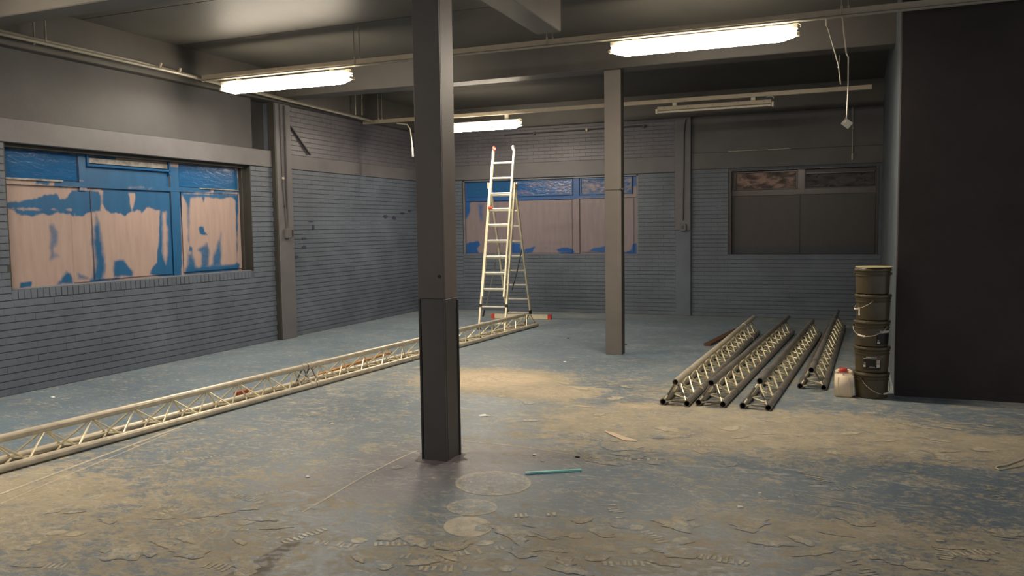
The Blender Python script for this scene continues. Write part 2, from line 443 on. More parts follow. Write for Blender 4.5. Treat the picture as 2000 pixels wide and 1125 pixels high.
# ============================================================ LEFT WALL
W1 = (5.68, 9.30, 1.04, 2.50)
def wall_left():
    mb = MB(); bk = XL-.008
    def L(u0, u1, v0, v1, f=bk, back=XL-.36): mb.box((back, u0, v0), (f, u1, v1))
    L(Y0, 9.80, 0, W1[2]); L(Y0, W1[0], W1[2], 2.5); L(W1[1], 9.80, W1[2], 2.5)
    L(9.80, 14.9, 0, 3.9)
    L(Y0, 9.80, 2.5, 3.9, XL-.17)
    mb.box((XL-.45, W1[0]-.2, W1[2]-.2), (XL-.30, W1[1]+.2, 2.7))
    o = mb.build('wall_left', 'joint', None, label='left wall of painted brick with a boarded window under a lintel', cat='wall', kind='structure')
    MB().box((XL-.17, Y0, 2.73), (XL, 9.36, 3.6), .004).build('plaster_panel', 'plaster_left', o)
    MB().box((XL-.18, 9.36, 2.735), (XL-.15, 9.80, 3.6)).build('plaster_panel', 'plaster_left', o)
    MB().box((XL-.17, Y0, 2.50), (XL+.022, 9.745, 2.735), .006).build('lintel', 'lintel', o)
    MB().box((XL-.02, 10.14, 2.50), (XL+.022, 14.5, 2.715), .006).build('lintel', 'lintel', o)
    MB().box((XL-.05, 9.80, 0), (XL+.070, 10.14, ZR), .006).build('pilaster', 'lintel', o)
    MB().box((XL-.05, 9.765, 0), (XL+.064, 9.80, ZR)).build('pilaster_edge', 'dark', o, label='dark painted edge strip')
    # reveal of the window
    mb = MB().box((XL-.30, W1[1]-.012, W1[2]), (XL-.002, W1[1]+.03, 2.5)).box((XL-.30, W1[0]-.03, W1[2]), (XL-.002, W1[0]+.012, 2.5))
    mb.build('window_reveal', 'dark', o)
    # bricks: those under the window are single parts
    near = courses(5.25, 9.765, 0, .94)
    near.sort(key=lambda b: (b[0]))
    rest = brick_parts(near, to_left, False, o, 299)
    rest += courses(Y0, 5.25, 0, 2.5) + courses(5.25, W1[0], .94, 2.5) + courses(W1[1], 9.765, .94, 2.5) + courses(10.14, 14.5, 0, 2.5)
    brick_mesh(courses(10.14, 14.5, 2.715, ZR), to_left, False).build('brick_field', 'brick_upper', o, kind='stuff')
    mb = brick_mesh(rest, to_left, False)
    u = W1[0]
    while u < W1[1]-.05:                       # soldier course under the sill
        vs, fs = brick_faces(u+.004, u+.066, .945, 1.036, random.uniform(-.003, .003)); mb.add([to_left(*x) for x in vs], fs); u += .070
    mb.build('brick_field', 'brick', o, kind='stuff')
    # dark scuffs on the second bay
    for (x, y, rx, ry) in ((608, 432, 5, 2), (612, 444, 3, 5), (594, 466, 5, 3), (594, 483, 5, 4), (579, 502, 6, 3), (753, 423, 5, 4), (770, 426, 4, 4), (786, 416, 4, 3), (800, 412, 4, 2)):
        vs = [at_x(x+rx*math.cos(k*.7854)*random.uniform(.6, 1.2), y+ry*math.sin(k*.7854)*random.uniform(.6, 1.2), XL+.004) for k in range(8)]
        MB().add([(v.x+.0015, v.y, v.z) for v in vs]+[(v.x-.006, v.y, v.z) for v in vs], [tuple(range(7, -1, -1))]+[(k, (k+1) % 8, 8+(k+1) % 8, 8+k) for k in range(8)]).build('paint_scuff', 'scuff', o)
    return o
M['scuff'] = paint('indigo paint scuff', (.040, .036, .075), .5, .3, 30, .2, 60)
WALL_L = wall_left()

# ============================================================ BACK WALL
W2 = (-6.88, -3.42, 1.07, 2.51); W3 = (-1.86, .50, 1.06, 2.53)
def wall_back():
    mb = MB(); f = YB+.008
    def L(u0, u1, v0, v1, f=f): mb.box((u0, f, v0), (u1, YB+.36, v1))
    L(-8.2, W2[0], 0, 2.5); L(W2[0], W2[1], 0, W2[2]); L(W2[1], W3[0], 0, 2.5); L(W3[0], W3[1], 0, W3[2]); L(W3[1], 1.0, 0, 2.5)
    L(-8.2, 1.0, 2.5, 3.9)
    mb.box((W2[0]-.1, YB+.22, 1.0), (W3[1]+.1, YB+.4, 2.6))
    o = mb.build('wall_back', 'joint', None, label='far painted brick wall with two boarded windows', cat='wall', kind='structure')
    MB().box((XL, YB-.022, 2.51), (-2.75, YB+.22, 2.79), .006).build('lintel', 'lintel', o)
    MB().box((-2.48, YB-.016, 2.54), (.55, YB+.22, 2.82), .006).build('lintel', 'plaster', o)
    MB().box((-2.48, YB-.002, 2.82), (.55, YB+.05, 3.5), .004).build('plaster_panel', 'plaster', o)
    MB().box((-2.75, YB-.045, 0), (-2.48, YB+.05, 3.5), .006).build('pilaster', 'brick', o)
    MB().box((-2.76, YB-.060, 1.50), (-2.482, YB-.04, 3.46), .004).build('pilaster_casing', 'lintel', o, label='paler upper casing')
    near = courses(-6.9, -2.75, 0, W2[2])
    items = courses(XL, -6.88, 0, 2.5) + courses(-6.88, -2.75, 0, W2[2]) + courses(W2[1], -2.75, W2[2], 2.5) \
        + courses(-2.48, W3[0], 0, 2.54) + courses(W3[0], .54, 0, W3[2])
    brick_mesh(courses(XL, -2.75, 2.79, 3.46), to_back, False).build('brick_field', 'brick_upper', o, kind='stuff')
    brick_mesh(items, to_back, False).build('brick_field', 'brick', o, kind='stuff')
    MB().box((-1.86, YB-.02, 2.822), (-.85, YB-.004, 2.83)).build('ledge_strip', 'rail', o)
    return o
WALL_B = wall_back()

# ============================================================ RIGHT WALLS
def wall_right():
    mb = MB(); n = .45
    mb.add([(n, 8.32, 0), (.545, 14.6, 0), (1.2, 14.6, 0), (1.2, 8.32, 0), (n, 8.32, ZC+.02), (.545, 14.6, ZC+.02), (1.2, 14.6, ZC+.02), (1.2, 8.32, ZC+.02)],
           [(3, 2, 1, 0), (4, 5, 6, 7), (0, 1, 5, 4), (1, 2, 6, 5), (2, 3, 7, 6), (3, 0, 4, 7)])
    o = mb.build('wall_right', 'sidewall', None, label='narrow slate grey side wall receding behind the stacked buckets', cat='wall', kind='structure')
    return o
wall_right()
wf = MB().box((.447, 8.25, 0), (4.5, 8.40, ZC+.02), .004).build('wall_front', 'blackwall', None, label='near black partition wall facing the room beside the buckets', cat='wall', kind='structure')
MB().box((.452, 8.243, 0), (4.5, 8.26, .055)).build('baseboard_front', 'blackwall', wf)

# ============================================================ COLUMNS
def column_near():
    x0, x1, y0, y1 = -2.69, -2.495, 4.94, 5.15
    o = MB().box((x0+.01, y0+.012, 0), (x1-.006, y1-.004, ZR), .003).build('column', 'column', None,
        label='near dark column in the middle of the hall, widest of the two', cat='column', kind='structure')
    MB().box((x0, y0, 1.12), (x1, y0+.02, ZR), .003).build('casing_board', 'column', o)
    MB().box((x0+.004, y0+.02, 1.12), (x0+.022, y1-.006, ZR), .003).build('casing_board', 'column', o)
    MB().box((x1-.012, y0+.020, 1.12), (x1, y1, ZR), .003).build('casing_board', 'column_lit_side', o)
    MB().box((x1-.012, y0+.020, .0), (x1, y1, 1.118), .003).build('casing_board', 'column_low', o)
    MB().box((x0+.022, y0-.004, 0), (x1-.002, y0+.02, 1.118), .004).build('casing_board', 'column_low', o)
    MB().box((x0-.004, y0+.004, 0), (x0+.014, y0+.03, 1.118), .003).build('casing_board', 'dark', o)
    MB().box((x1-.014, y1-.016, 0), (x1+.006, y1+.004, 1.10), .002).build('edge_strip', 'dark', o)
    v = at_y(858, 540, y0)
    MB().tube([(v.x, y0-.002, v.z), (v.x, y0+.02, v.z)], .012, 10).build('knot_hole', 'black', o)
    # skim of paint and filler round the foot
    mb = MB(); n = 26; ring = [[], []]
    for k in range(n):
        t = 2*math.pi*k/n; rr = random.uniform(.15, .21)
        cx, cy = (x0+x1)/2, (y0+y1)/2
        ring[0].append((cx+math.cos(t)*rr, cy+math.sin(t)*rr, .001)); ring[1].append((cx+math.cos(t)*.06, cy+math.sin(t)*.06, .012))
    mb.add(ring[0]+ring[1], [(k, (k+1) % n, n+(k+1) % n, n+k) for k in range(n)]); mb.build('foot_skim', 'skim', o, True)
    return o
M['skim'] = paint('purple grey floor skim', (.15, .128, .138), .6, .3, 6, .4, 40)
column_near()
def column_far():
    x0, x1, y0, y1 = -2.74, -2.535, 9.85, 10.0
    o = MB().box((x0+.008, y0+.01, 0), (x1-.004, y1, 3.475), .003).build('column', 'column', None,
        label='rear slimmer column with a band at mid height, beside the far window', cat='column', kind='structure')
    MB().box((x0, y0, 0), (x1, y0+.02, 2.022), .003).build('casing_board', 'column2', o)
    MB().box((x0, y0, 2.034), (x1, y0+.02, 3.475), .003).build('casing_board', 'column2', o)
    MB().box((x1-.012, y0+.021, 0), (x1+.001, y1+.002, 3.475), .002).build('edge_strip', 'dark', o)
    MB().box((x1-.02, y0-.004, 2.03), (x1+.03, y0+.03, 2.05), .003).build('bracket', 'pipe_dark', o)
    return o
M['column2'] = paint('painted grey column cladding', (.155, .138, .120), .5, .12, 1.5, .12, 120)
column_far()

# ============================================================ WINDOWS
def in_poly(P, poly):
    x, y = P[:, 0], P[:, 1]; n = len(poly); ins = np.zeros(len(P), bool); d = np.full(len(P), 1e9)
    for i in range(n):
        (x1, y1), (x2, y2) = poly[i], poly[(i+1) % n]
        c = ((y1 > y) != (y2 > y)) & (x < (x2-x1)*(y-y1)/((y2-y1) if abs(y2-y1) > 1e-9 else 1e-9)+x1); ins ^= c
        ex, ey = x2-x1, y2-y1; L = ex*ex+ey*ey+1e-12
        t = np.clip(((x-x1)*ex+(y-y1)*ey)/L, 0, 1); d = np.minimum(d, np.hypot(x-x1-t*ex, y-y1-t*ey))
    return np.where(ins, d, -d)
def mask_fn(polys, soft=.018):
    def f(P):
        m = np.zeros(len(P))
        nz = np.array([mnoise.noise(Vector((p[0]*9, p[1]*9, 3.1)))*.016+mnoise.noise(Vector((p[0]*30, p[1]*12, 7)))*.010 for p in P])
        for poly, amt, sf in polys:
            s = in_poly(P, poly)+nz
            k = np.clip(s/(soft*sf)*.5+.5, 0, 1)
            m = m*(1-k)+amt*k
        return m
    return f
def board(name, parent, tf, u0, u1, v0, v1, w0, w1, mat, fn, step=.014, flip=False, label=None):
    nu, nv = max(2, int((u1-u0)/step)+1), max(2, int((v1-v0)/step)+1)
    U, V = np.meshgrid(np.linspace(u0, u1, nu), np.linspace(v0, v1, nv)); P = np.stack([U.ravel(), V.ravel()], 1)
    vs = [tf(u, v, w1) for u, v in P]
    fs = []
    for j in range(nv-1):
        for i in range(nu-1):
            a = j*nu+i; fs.append((a, a+1, a+nu+1, a+nu))
    n = len(vs)
    vs += [tf(u0, v0, w0), tf(u1, v0, w0), tf(u1, v1, w0), tf(u0, v1, w0)]
    c = [0, nu-1, nv*nu-1, (nv-1)*nu]
    fs += [tuple([n]+[n+1]+list(range(nu-1, -1, -1))), tuple([n+1, n+2]+[j*nu+nu-1 for j in range(nv-1, -1, -1)]),
           tuple([n+2, n+3]+[(nv-1)*nu+i for i in range(nu)]), tuple([n+3, n]+[j*nu for j in range(nv)])]
    me = bpy.data.meshes.new(name); me.from_pydata(vs, [], fs); me.update()
    val = np.concatenate([fn(P), fn(np.array([[u0, v0], [u1, v0], [u1, v1], [u0, v1]]))])
    at = me.attributes.new('blue', 'FLOAT', 'POINT'); at.data.foreach_set('value', val.astype(np.float32))
    me.materials.append(M[mat]); return link(name, me, parent, label)
def bx(tf, u0, u1, v0, v1, w0, w1, ch=.003):
    return MB().box(tf(u0, v0, w0), tf(u1, v1, w1), ch)

# ---- window_1, left wall
def scaled(pts, ox, oy, s, px): return [px(ox+x/s, oy+y/s) for x, y in pts]
def win1():
    o = thing('window_1', (XL-.14, 7.49, 1.04), 'left window boarded over with pink primed panels and blue paint', 'window', kind='structure')
    tf = to_left; pl = XL-.14
    def px(x, y): v = at_x(x, y, pl); return (v.y, v.z)
    A = lambda pts: scaled(pts, 0, 270, 3.408, px); B = lambda pts: scaled(pts, 240, 290, 3.878, px)
    S = 1.0
    polys = [
        (A([(-10, 60), (700, 120), (700, 292), (612, 290), (470, 276), (410, 264), (330, 268), (240, 258), (-10, 222)]), 1, S),
        (A([(235, 262), (330, 268), (320, 312), (226, 310)]), 1, S), (A([(352, 272), (700, 290), (700, 340), (350, 320)]), 1, S),
        (A([(680, 60), (775, 60), (775, 345), (680, 345)]), 1, S), (A([(95, 262), (180, 255), (140, 278)]), 1, S), (A([(20, 250), (60, 252), (30, 275)]), 1, S),
        (A([(35, 430), (130, 422), (200, 415), (300, 378), (385, 370), (400, 402), (450, 395), (480, 345), (660, 350), (668, 385), (668, 482), (600, 495), (560, 518), (505, 515), (490, 475), (270, 470), (36, 465)]), 1, S),
        (A([(85, 475), (490, 478), (490, 518), (430, 503), (380, 490), (320, 515), (285, 502), (200, 517), (130, 515)]), 1, S),
        (A([(684, 330), (900, 330), (862, 380), (865, 480), (830, 520), (800, 495), (770, 495), (740, 506), (705, 480), (685, 440)]), 1, S),
        (A([(315, 575), (350, 570), (380, 620), (382, 690), (355, 740), (395, 790), (320, 815), (318, 720), (330, 660)]), .62, 2),
        (A([(130, 962), (205, 955), (200, 988), (130, 995)]), 1, S), (A([(435, 880), (462, 900), (487, 972), (375, 975)]), .95, 1.6),
        (A([(640, 500), (662, 560), (685, 700), (702, 850), (690, 945), (612, 945), (632, 820), (612, 690), (622, 600)]), .8, 2.2),
        (A([(755, 812), (820, 806), (886, 885), (886, 922), (755, 922)]), .9, 1.6),
        (A([(600, 938), (830, 935), (820, 962), (600, 974)]), .9, 1.4),
        (A([(515, 890), (590, 920), (590, 940), (515, 940)]), .7, 1.6),
        (B([(-60, 100), (400, 140), (870, 160), (880, 338), (440, 334), (442, 975), (330, 975), (200, 955), (210, 925), (255, 860), (270, 700), (277, 470), (180, 448), (140, 492), (130, 468), (62, 480), (0, 500), (-60, 480)]), 1, 1.2),
        (B([(46, 345), (90, 340), (86, 400), (68, 470), (50, 405)]), 0, S),
        (B([(297, 480), (328, 476), (338, 620), (340, 800), (322, 880), (300, 800)]), .12, 2),
        (B([(170, 296), (215, 296), (190, 325)]), .3, 1.5), (B([(30, 290), (150, 296), (40, 306)]), .35, 1.5), (B([(662, 285), (684, 292), (675, 332), (660, 330)]), .1, 1),
        (B([(445, 340), (870, 350), (862, 900), (850, 400), (830, 375), (780, 370), (740, 381), (620, 370), (606, 412), (590, 370), (510, 376), (492, 432), (452, 372)]), 1, 1.2),
        (B([(478, 395), (502, 430), (502, 740), (490, 700)]), .75, 2),
        (B([(575, 595), (606, 590), (612, 630), (637, 655), (580, 652)]), 1, S),
        (B([(497, 735), (528, 745), (522, 782), (495, 776)]), .9, S), (B([(555, 768), (640, 710), (655, 760), (650, 900), (592, 905), (585, 790)]), .72, 1.8),
        (B([(672, 830), (740, 640), (745, 890), (668, 905)]), .75, 2), (B([(488, 800), (520, 790), (560, 900), (500, 935), (480, 920)]), .75, 2),
        (B([(470, 905), (880, 870), (880, 935), (470, 960)]), .85, 1.5),
    ]
    fn = mask_fn(polys)
    board('backing_board', o, tf, 5.69, 9.29, 1.04, 2.50, -.18, -.150, 'board', fn)
    board('panel', o, tf, 5.73, 6.73, 1.06, 2.055, -.150, -.141, 'board', fn)
    board('panel', o, tf, 5.745, 6.50, 1.035, 1.845, -.141, -.124, 'board', fn)
    board('panel', o, tf, 6.79, 7.94, 1.075, 2.075, -.150, -.138, 'board', fn)
    board('panel', o, tf, 8.13, 9.21, 1.085, 2.105, -.150, -.132, 'board', fn)
    # blue upright and transom frames
    board('mullion', o, tf, 7.955, 8.10, 1.05, 2.46, -.15, -.128, 'board', fn)
    board('mullion', o, tf, 6.64, 6.73, 2.06, 2.46, -.15, -.128, 'board', fn)
    board('transom', o, tf, 5.70, 9.20, 2.100, 2.150, -.15, -.124, 'board', fn)
    bx(tf, 5.71, 6.63, 2.163, 2.45, -.15, -.142).build('pane', 'pane_blue', o)
    bx(tf, 5.70, 6.42, 2.145, 2.166, -.15, -.105).build('glazing_bead', 'vent', o)
    bx(tf, 8.12, 9.16, 2.163, 2.45, -.15, -.142).build('pane', 'pane_blue', o)
    bx(tf, 8.45, 9.18, 2.145, 2.160, -.15, -.110).build('glazing_bead', 'vent', o)
    fr = MB()
    for a, b, c, d in ((6.74, 7.95, 2.335, 2.36), (6.74, 6.765, 2.36, 2.46), (7.93, 7.955, 2.30, 2.46)): fr.box(tf(a, c, -.15), tf(b, d, -.112), .003)
    fr.build('vent_frame', 'frame_blue', o)
    bx(tf, 6.77, 7.925, 2.372, 2.432, -.15, -.132).build('vent_strip', 'vent', o)
    fr = MB().box(tf(9.22, 1.05, -.15), tf(9.288, 2.49, -.085), .004).box(tf(5.692, 1.05, -.15), tf(5.72, 2.49, -.10), .003).box(tf(5.69, 2.46, -.16), tf(9.29, 2.50, -.06), .003)
    fr.build('frame', 'dark', o)
    MB().box(tf(5.69, 1.02, -.18), tf(9.288, 1.05, -.03), .004).build('window_sill', 'frame_sill', o)
    drop(o)
M['frame_sill'] = paint('patchy sill paint', (.20, .165, .15), .5, .3, 5, .3, 40, second=(.10, .14, .19))
win1()

def win2():
    o = thing('window_2', (-5.15, YB+.08, 1.07), 'far window with grey panels and blue gloss paint behind the ladder', 'window', kind='structure')
    tf = to_back
    def px(x, y): v = at_y(x, y, YB+.06); return (v.x, v.z)
    A = lambda pts: scaled(pts, 880, 320, 5.0, px)
    polys = [
        (A([(60, 150), (1260, 120), (1260, 330), (1215, 345), (690, 357), (600, 362), (560, 368), (150, 372), (60, 380)]), 1, .8),
        (A([(1240, 130), (1520, 110), (1860, 100), (1860, 200), (1700, 250), (1500, 332), (1240, 335)]), .95, 1),
        (A([(850, 212), (1185, 202), (1105, 252), (1020, 262), (960, 228)]), .1, 1.2),
        (A([(60, 370), (190, 370), (186, 480), (140, 560), (150, 800), (140, 880), (60, 900)]), .95, 1.5),
        (A([(255, 380), (322, 390), (312, 560), (290, 590), (268, 480)]), .65, 2.4),
        (A([(130, 800), (200, 758), (270, 758), (285, 792), (250, 830), (270, 868), (120, 880)]), 1, 1.2),
        (A([(590, 800), (600, 770), (680, 780), (690, 860), (740, 830), (825, 805), (800, 862), (730, 874), (600, 874)]), 1, 1.2),
        (A([(1030, 838), (1100, 815), (1190, 828), (1212, 872), (1060, 862)]), 1, 1), (A([(1070, 872), (1225, 872), (1200, 900), (1090, 894)]), .9, 1.2),
        (A([(1340, 855), (1400, 825), (1520, 805), (1520, 862)]), 1, 1), (A([(1690, 870), (1760, 840), (1782, 778), (1850, 768), (1850, 900), (1690, 900)]), 1, 1),
        (A([(905, 822), (945, 812), (935, 830)]), .6, 1),
    ]
    fn = mask_fn(polys, .02)
    board('backing_board', o, tf, -6.88, -3.42, 1.07, 2.50, -.13, -.085, 'board_back', fn, .018)
    board('panel', o, tf, -6.80, -5.86, 1.10, 2.085, -.085, -.075, 'board_back', fn, .018)
    board('panel', o, tf, -5.80, -4.68, 1.105, 2.085, -.085, -.070, 'board_back', fn, .018)
    board('panel', o, tf, -4.50, -3.52, 1.115, 2.085, -.085, -.070, 'board_back', fn, .018)
    board('mullion', o, tf, -4.64, -4.535, 1.09, 2.48, -.085, -.058, 'board_back', fn, .018)
    board('transom', o, tf, -6.83, -3.46, 2.10, 2.155, -.085, -.055, 'board_back', fn, .018)
    bx(tf, -6.80, -5.9, 2.18, 2.46, -.085, -.078).build('pane', 'pane_blue', o)
    bx(tf, -5.80, -4.68, 2.18, 2.46, -.085, -.074).build('pane', 'pane_mix2', o)
    bx(tf, -4.50, -3.56, 2.18, 2.46, -.085, -.074).build('pane', 'pane_mix', o)
    for a, b, n in ((-5.80, -4.68, 'mix'), (-4.50, -3.56, 'mix')):
        fr = MB()
        for u0, u1, v0, v1 in ((a, b, 2.165, 2.185), (a, b, 2.445, 2.465), (a-.02, a+.004, 2.165, 2.465), (b-.004, b+.02, 2.165, 2.465)): fr.box(tf(u0, v0, -.085), tf(u1, v1, -.058), .003)
        fr.build('glazing_bead', 'frame_blue', o)
    fr = MB().box(tf(-6.88, 1.07, -.09), tf(-6.845, 2.5, -.03), .004).box(tf(-3.46, 1.07, -.09), tf(-3.42, 2.5, -.03), .004).box(tf(-6.88, 2.475, -.09), tf(-3.42, 2.51, -.03), .003)
    fr.build('frame', 'frame_grey', o)
    MB().box(tf(-6.88, 1.055, -.12), tf(-3.42, 1.085, .004), .004).build('window_sill', 'brick', o)
    drop(o)
M['frame_grey'] = paint('grey frame paint', (.16, .155, .165), .35, .2, 4, .3, 40)
M['pane_mix2'] = film('blue streaky painted glass', (.012, .10, .30), (.10, .13, .25), .14, 12, .5)
win2()

def win3():
    o = thing('window_3', (-.68, YB+.08, 1.06), 'dark brown boarded window in the far right corner', 'window', kind='structure')
    tf = to_back
    def px(x, y): v = at_y(x, y, YB+.06); return (v.x, v.z)
    fn = mask_fn([([px(1420, 484), px(1720, 478), px(1720, 505), px(1420, 505)], 1, 1.2)], .03)
    board('backing_board', o, tf, -1.86, .50, 1.06, 2.52, -.16, -.115, 'board_brown', fn, .025)
    board('panel', o, tf, -1.76, -.70, 1.08, 2.06, -.115, -.095, 'board_brown', fn, .025)
    board('panel', o, tf, -.675, .45, 1.08, 2.06, -.115, -.098, 'board_brown', fn, .025)
    board('mullion', o, tf, -.735, -.63, 2.08, 2.50, -.115, -.062, 'board_trim', fn, .03)
    board('transom', o, tf, -1.84, .49, 2.07, 2.16, -.115, -.085, 'board_trim', fn, .03)
    bx(tf, -1.74, -.76, 2.185, 2.455, -.115, -.103).build('pane', 'pane_glint', o)
    bx(tf, -.61, .44, 2.185, 2.40, -.115, -.103).build('pane', 'pane_dark', o)
    bx(tf, -.61, .44, 2.40, 2.43, -.115, -.075).build('glazing_bead', 'frame_brown', o)
    fr = MB()
    for u0, u1, v0, v1 in ((-1.76, -.75, 2.165, 2.187), (-1.76, -.75, 2.452, 2.475), (-1.77, -1.735, 2.165, 2.475), (-.765, -.74, 2.165, 2.475)): fr.box(tf(u0, v0, -.115), tf(u1, v1, -.078), .003)
    fr.build('glazing_bead', 'frame_brown', o)
    fr = MB().box(tf(-1.86, 1.06, -.12), tf(-1.80, 2.52, -.01), .004).box(tf(.46, 1.06, -.12), tf(.50, 2.52, -.01), .004).box(tf(-1.86, 2.485, -.12), tf(.50, 2.53, -.02), .003)
    fr.build('frame', 'frame_brown', o)
    MB().box(tf(-1.86, 1.045, -.12), tf(.50, 1.075, .004), .004).build('window_sill', 'brick', o)
    drop(o)
M['board_trim'] = board_mat('brown gloss trim board', (.085, .062, .052), (.05, .045, .045), .25)
win3()

# ============================================================ LAMPS AND RAILS
def lamp_body(x0, x1, y, z0, z1, lit, label, group, zr):
    o = thing('tube_lamp', ((x0+x1)/2, y, z0), label, 'lamp', group=group)
    h = z1-z0; w = .062
    if lit:
        mb = MB(); t = .16
        def sec(x, s, zlo, zhi): return [(x, y-w*s, zhi), (x, y-w*.7*s, zlo), (x, y+w*.7*s, zlo), (x, y+w*s, zhi)]
        secs = [sec(x0+.03, .62, z0+h*.38, z0+h*.86), sec(x0+t, 1, z0, z1), sec(x1-t, 1, z0, z1), sec(x1-.03, .62, z0+h*.38, z0+h*.86)]
        vs = sum(secs, []); fs = []
        for i in range(3):
            for k in range(4): fs.append((i*4+k, i*4+(k+1) % 4, (i+1)*4+(k+1) % 4, (i+1)*4+k))
        fs += [(3, 2, 1, 0), (12, 13, 14, 15)]
        d_ = mb.add(vs, fs).build('diffuser', 'lit', o); d_.data.materials.append(M['lit_side'])
        for p_ in d_.data.polygons: p_.material_index = 0 if p_.normal.z < -.55 else 1
        MB().box((x0+.02, y-.035, z1+.002), (x1-.02, y+.035, z1+.045), .004).build('housing', 'white', o)
        for s, x in ((1, x0), (-1, x1)):
            MB().box((x, y-.04, z0+h*.36), (x+s*.028, y+.04, z0+h*.36+.03), .004).build('end_cap', 'endcap', o)
    else:
        MB().box((x0+.02, y-.055, z0+h*.42), (x1-.02, y+.055, z1), .006).build('housing', 'rail', o)
        MB().tube([(x0+.03, y-.01, z0+h*.22), (x1-.03, y-.01, z0+h*.22)], .016, 10).build('tube', 'white', o, True)
        for s, x in ((1, x0), (-1, x1)):
            MB().box((x+s*.02, y-.03, z0), (x-s*.01, y+.03, z0+h*.7), .004).build('tube_holder', 'white', o)
        for k in range(5):
            x = x0+.12+(x1-x0-.24)*k/4
            MB().box((x-.012, y-.060, z0+h*.62), (x+.012, y-.054, z0+h*.86), .001).build('clip', 'pipe', o)
    for x in (x0+.27, x1-.27):
        zt = z1+.045 if lit else z1
        MB().box((x-.03, y-.02, zt), (x+.03, y+.02, zr)).build('hanger_clip', 'white', o)
    if True:
        pts = [(x1-.04+.05*math.cos(a), y-.045, z1+.018+.026*math.sin(a)) for a in [i*math.pi/7-.4 for i in range(8)]]
        MB().tube(pts, .005, 6).build('cable_loop', 'white', o, True)
    drop(o); return o
M['endcap'] = plain('cream end cap', (.72, .6, .38), .4)
TL = 'tube lamps hung from the rails'
R1Y, R1Z, R2Y, R2Z = 8.1, 3.475, 12.2, 3.405
lamp_body(-7.05, -5.18, R1Y, 3.255, 3.355, True, 'lit tube lamp on the near rail, over the long truss', TL, R1Z-.057)
lamp_body(-2.20, -.405, R1Y, 3.270, 3.365, True, 'brightest lit tube lamp, on the near rail right of the columns', TL, R1Z-.057)
lamp_body(-6.42, -4.715, R2Y, 3.150, 3.245, True, 'lit tube lamp on the rear rail, partly hidden by the near column', TL, R2Z-.0325)
lamp_body(-2.60, -.955, R2Y, 3.228, 3.325, False, 'unlit cream batten lamp hanging under the rear rail', TL, R2Z-.0325)
R3Y = 4.0
lamp_body(-6.9, -5.05, R3Y, 3.255, 3.355, True, 'lit tube lamp near the camera over the left end of the long truss', TL, R1Z-.057)

def rail(name, label, x0, x1, y, z, rods, conduits):
    o = thing(name, ((x0+x1)/2, y, z), label, 'rail')
    MB().box((x0, y-.025, z-.032), (x1, y+.025, z+.028), .004).build('channel', 'rail', o)
    for dy, dz, r in conduits:
        MB().tube([(x0+.05, y+dy, z+dz), (x1-.1, y+dy, z+dz)], r, 8).build('conduit', 'pipe', o, True)
    for x in rods:
        for d in (0, .055):
            MB().tube([(x+d-.004, y-.034+d*.5, z-.03), (x+d-.014, y-.028+d*.5, ZC)], .006, 6).build('hanger_rod', 'pipe', o, True)
            MB().tube([(x+d-.004, y-.028+d*.5, z-.02), (x+d-.005, y-.028+d*.5, z+.05)], .011, 8).build('rod_nut', 'rail', o, True)
    drop(o); return o
rail('cable_rail', 'near cream channel rail with conduits crossing under the ceiling', -7.33, 1.7, R1Y, R1Z, (-5.13, -2.84, -.05), ((-.040, -.040, .010), (-.062, -.046, .009), (.045, -.03, .009)))
rail('cable_rail', 'rear cream channel rail crossing in front of the far wall', -7.62, .31, R2Y, R2Z, (-7.30,), ())
rail('cable_rail', 'cream channel rail near the camera carrying the lamp over the truss', -7.33, 1.7, R3Y, R1Z, (-5.13, -2.84), ((-.040, -.040, .010),))

def side_pipes():
    o = thing('conduit_run', (-7.35, 7, 3.5), 'pair of grey conduits hung along the top of the left wall', 'conduit')
    MB().tube([(-7.35, 1.0, 3.47), (-7.35, 7.7, 3.470), (-7.37, 8.6, 3.455), (-7.36, 12.1, 3.395)], .018, 8).build('conduit', 'pipe', o, True)
    MB().tube([(-7.43, 1.0, 3.52), (-7.43, 7.2, 3.52), (-7.40, 8.0, 3.49), (-7.43, 12.1, 3.425)], .014, 8).build('conduit', 'pipe', o, True)
    for y in (5.98, 11.75, 2.2):
        for d in (0, .09):
            MB().tube([(-7.36-d, y-d*.6, 3.46), (-7.36-d, y-d*.6, ZC)], .010, 6).build('hanger_rod', 'pipe', o, True)
    for y, z in ((7.45, 3.50), (7.75, 3.49), (8.15, 3.47)):
        MB().tube([(-7.38, y, z-.03), (-7.37, y+.03, z+.05)], .016, 8).build('pipe_clip', 'rail', o, True)
    drop(o)
side_pipes()

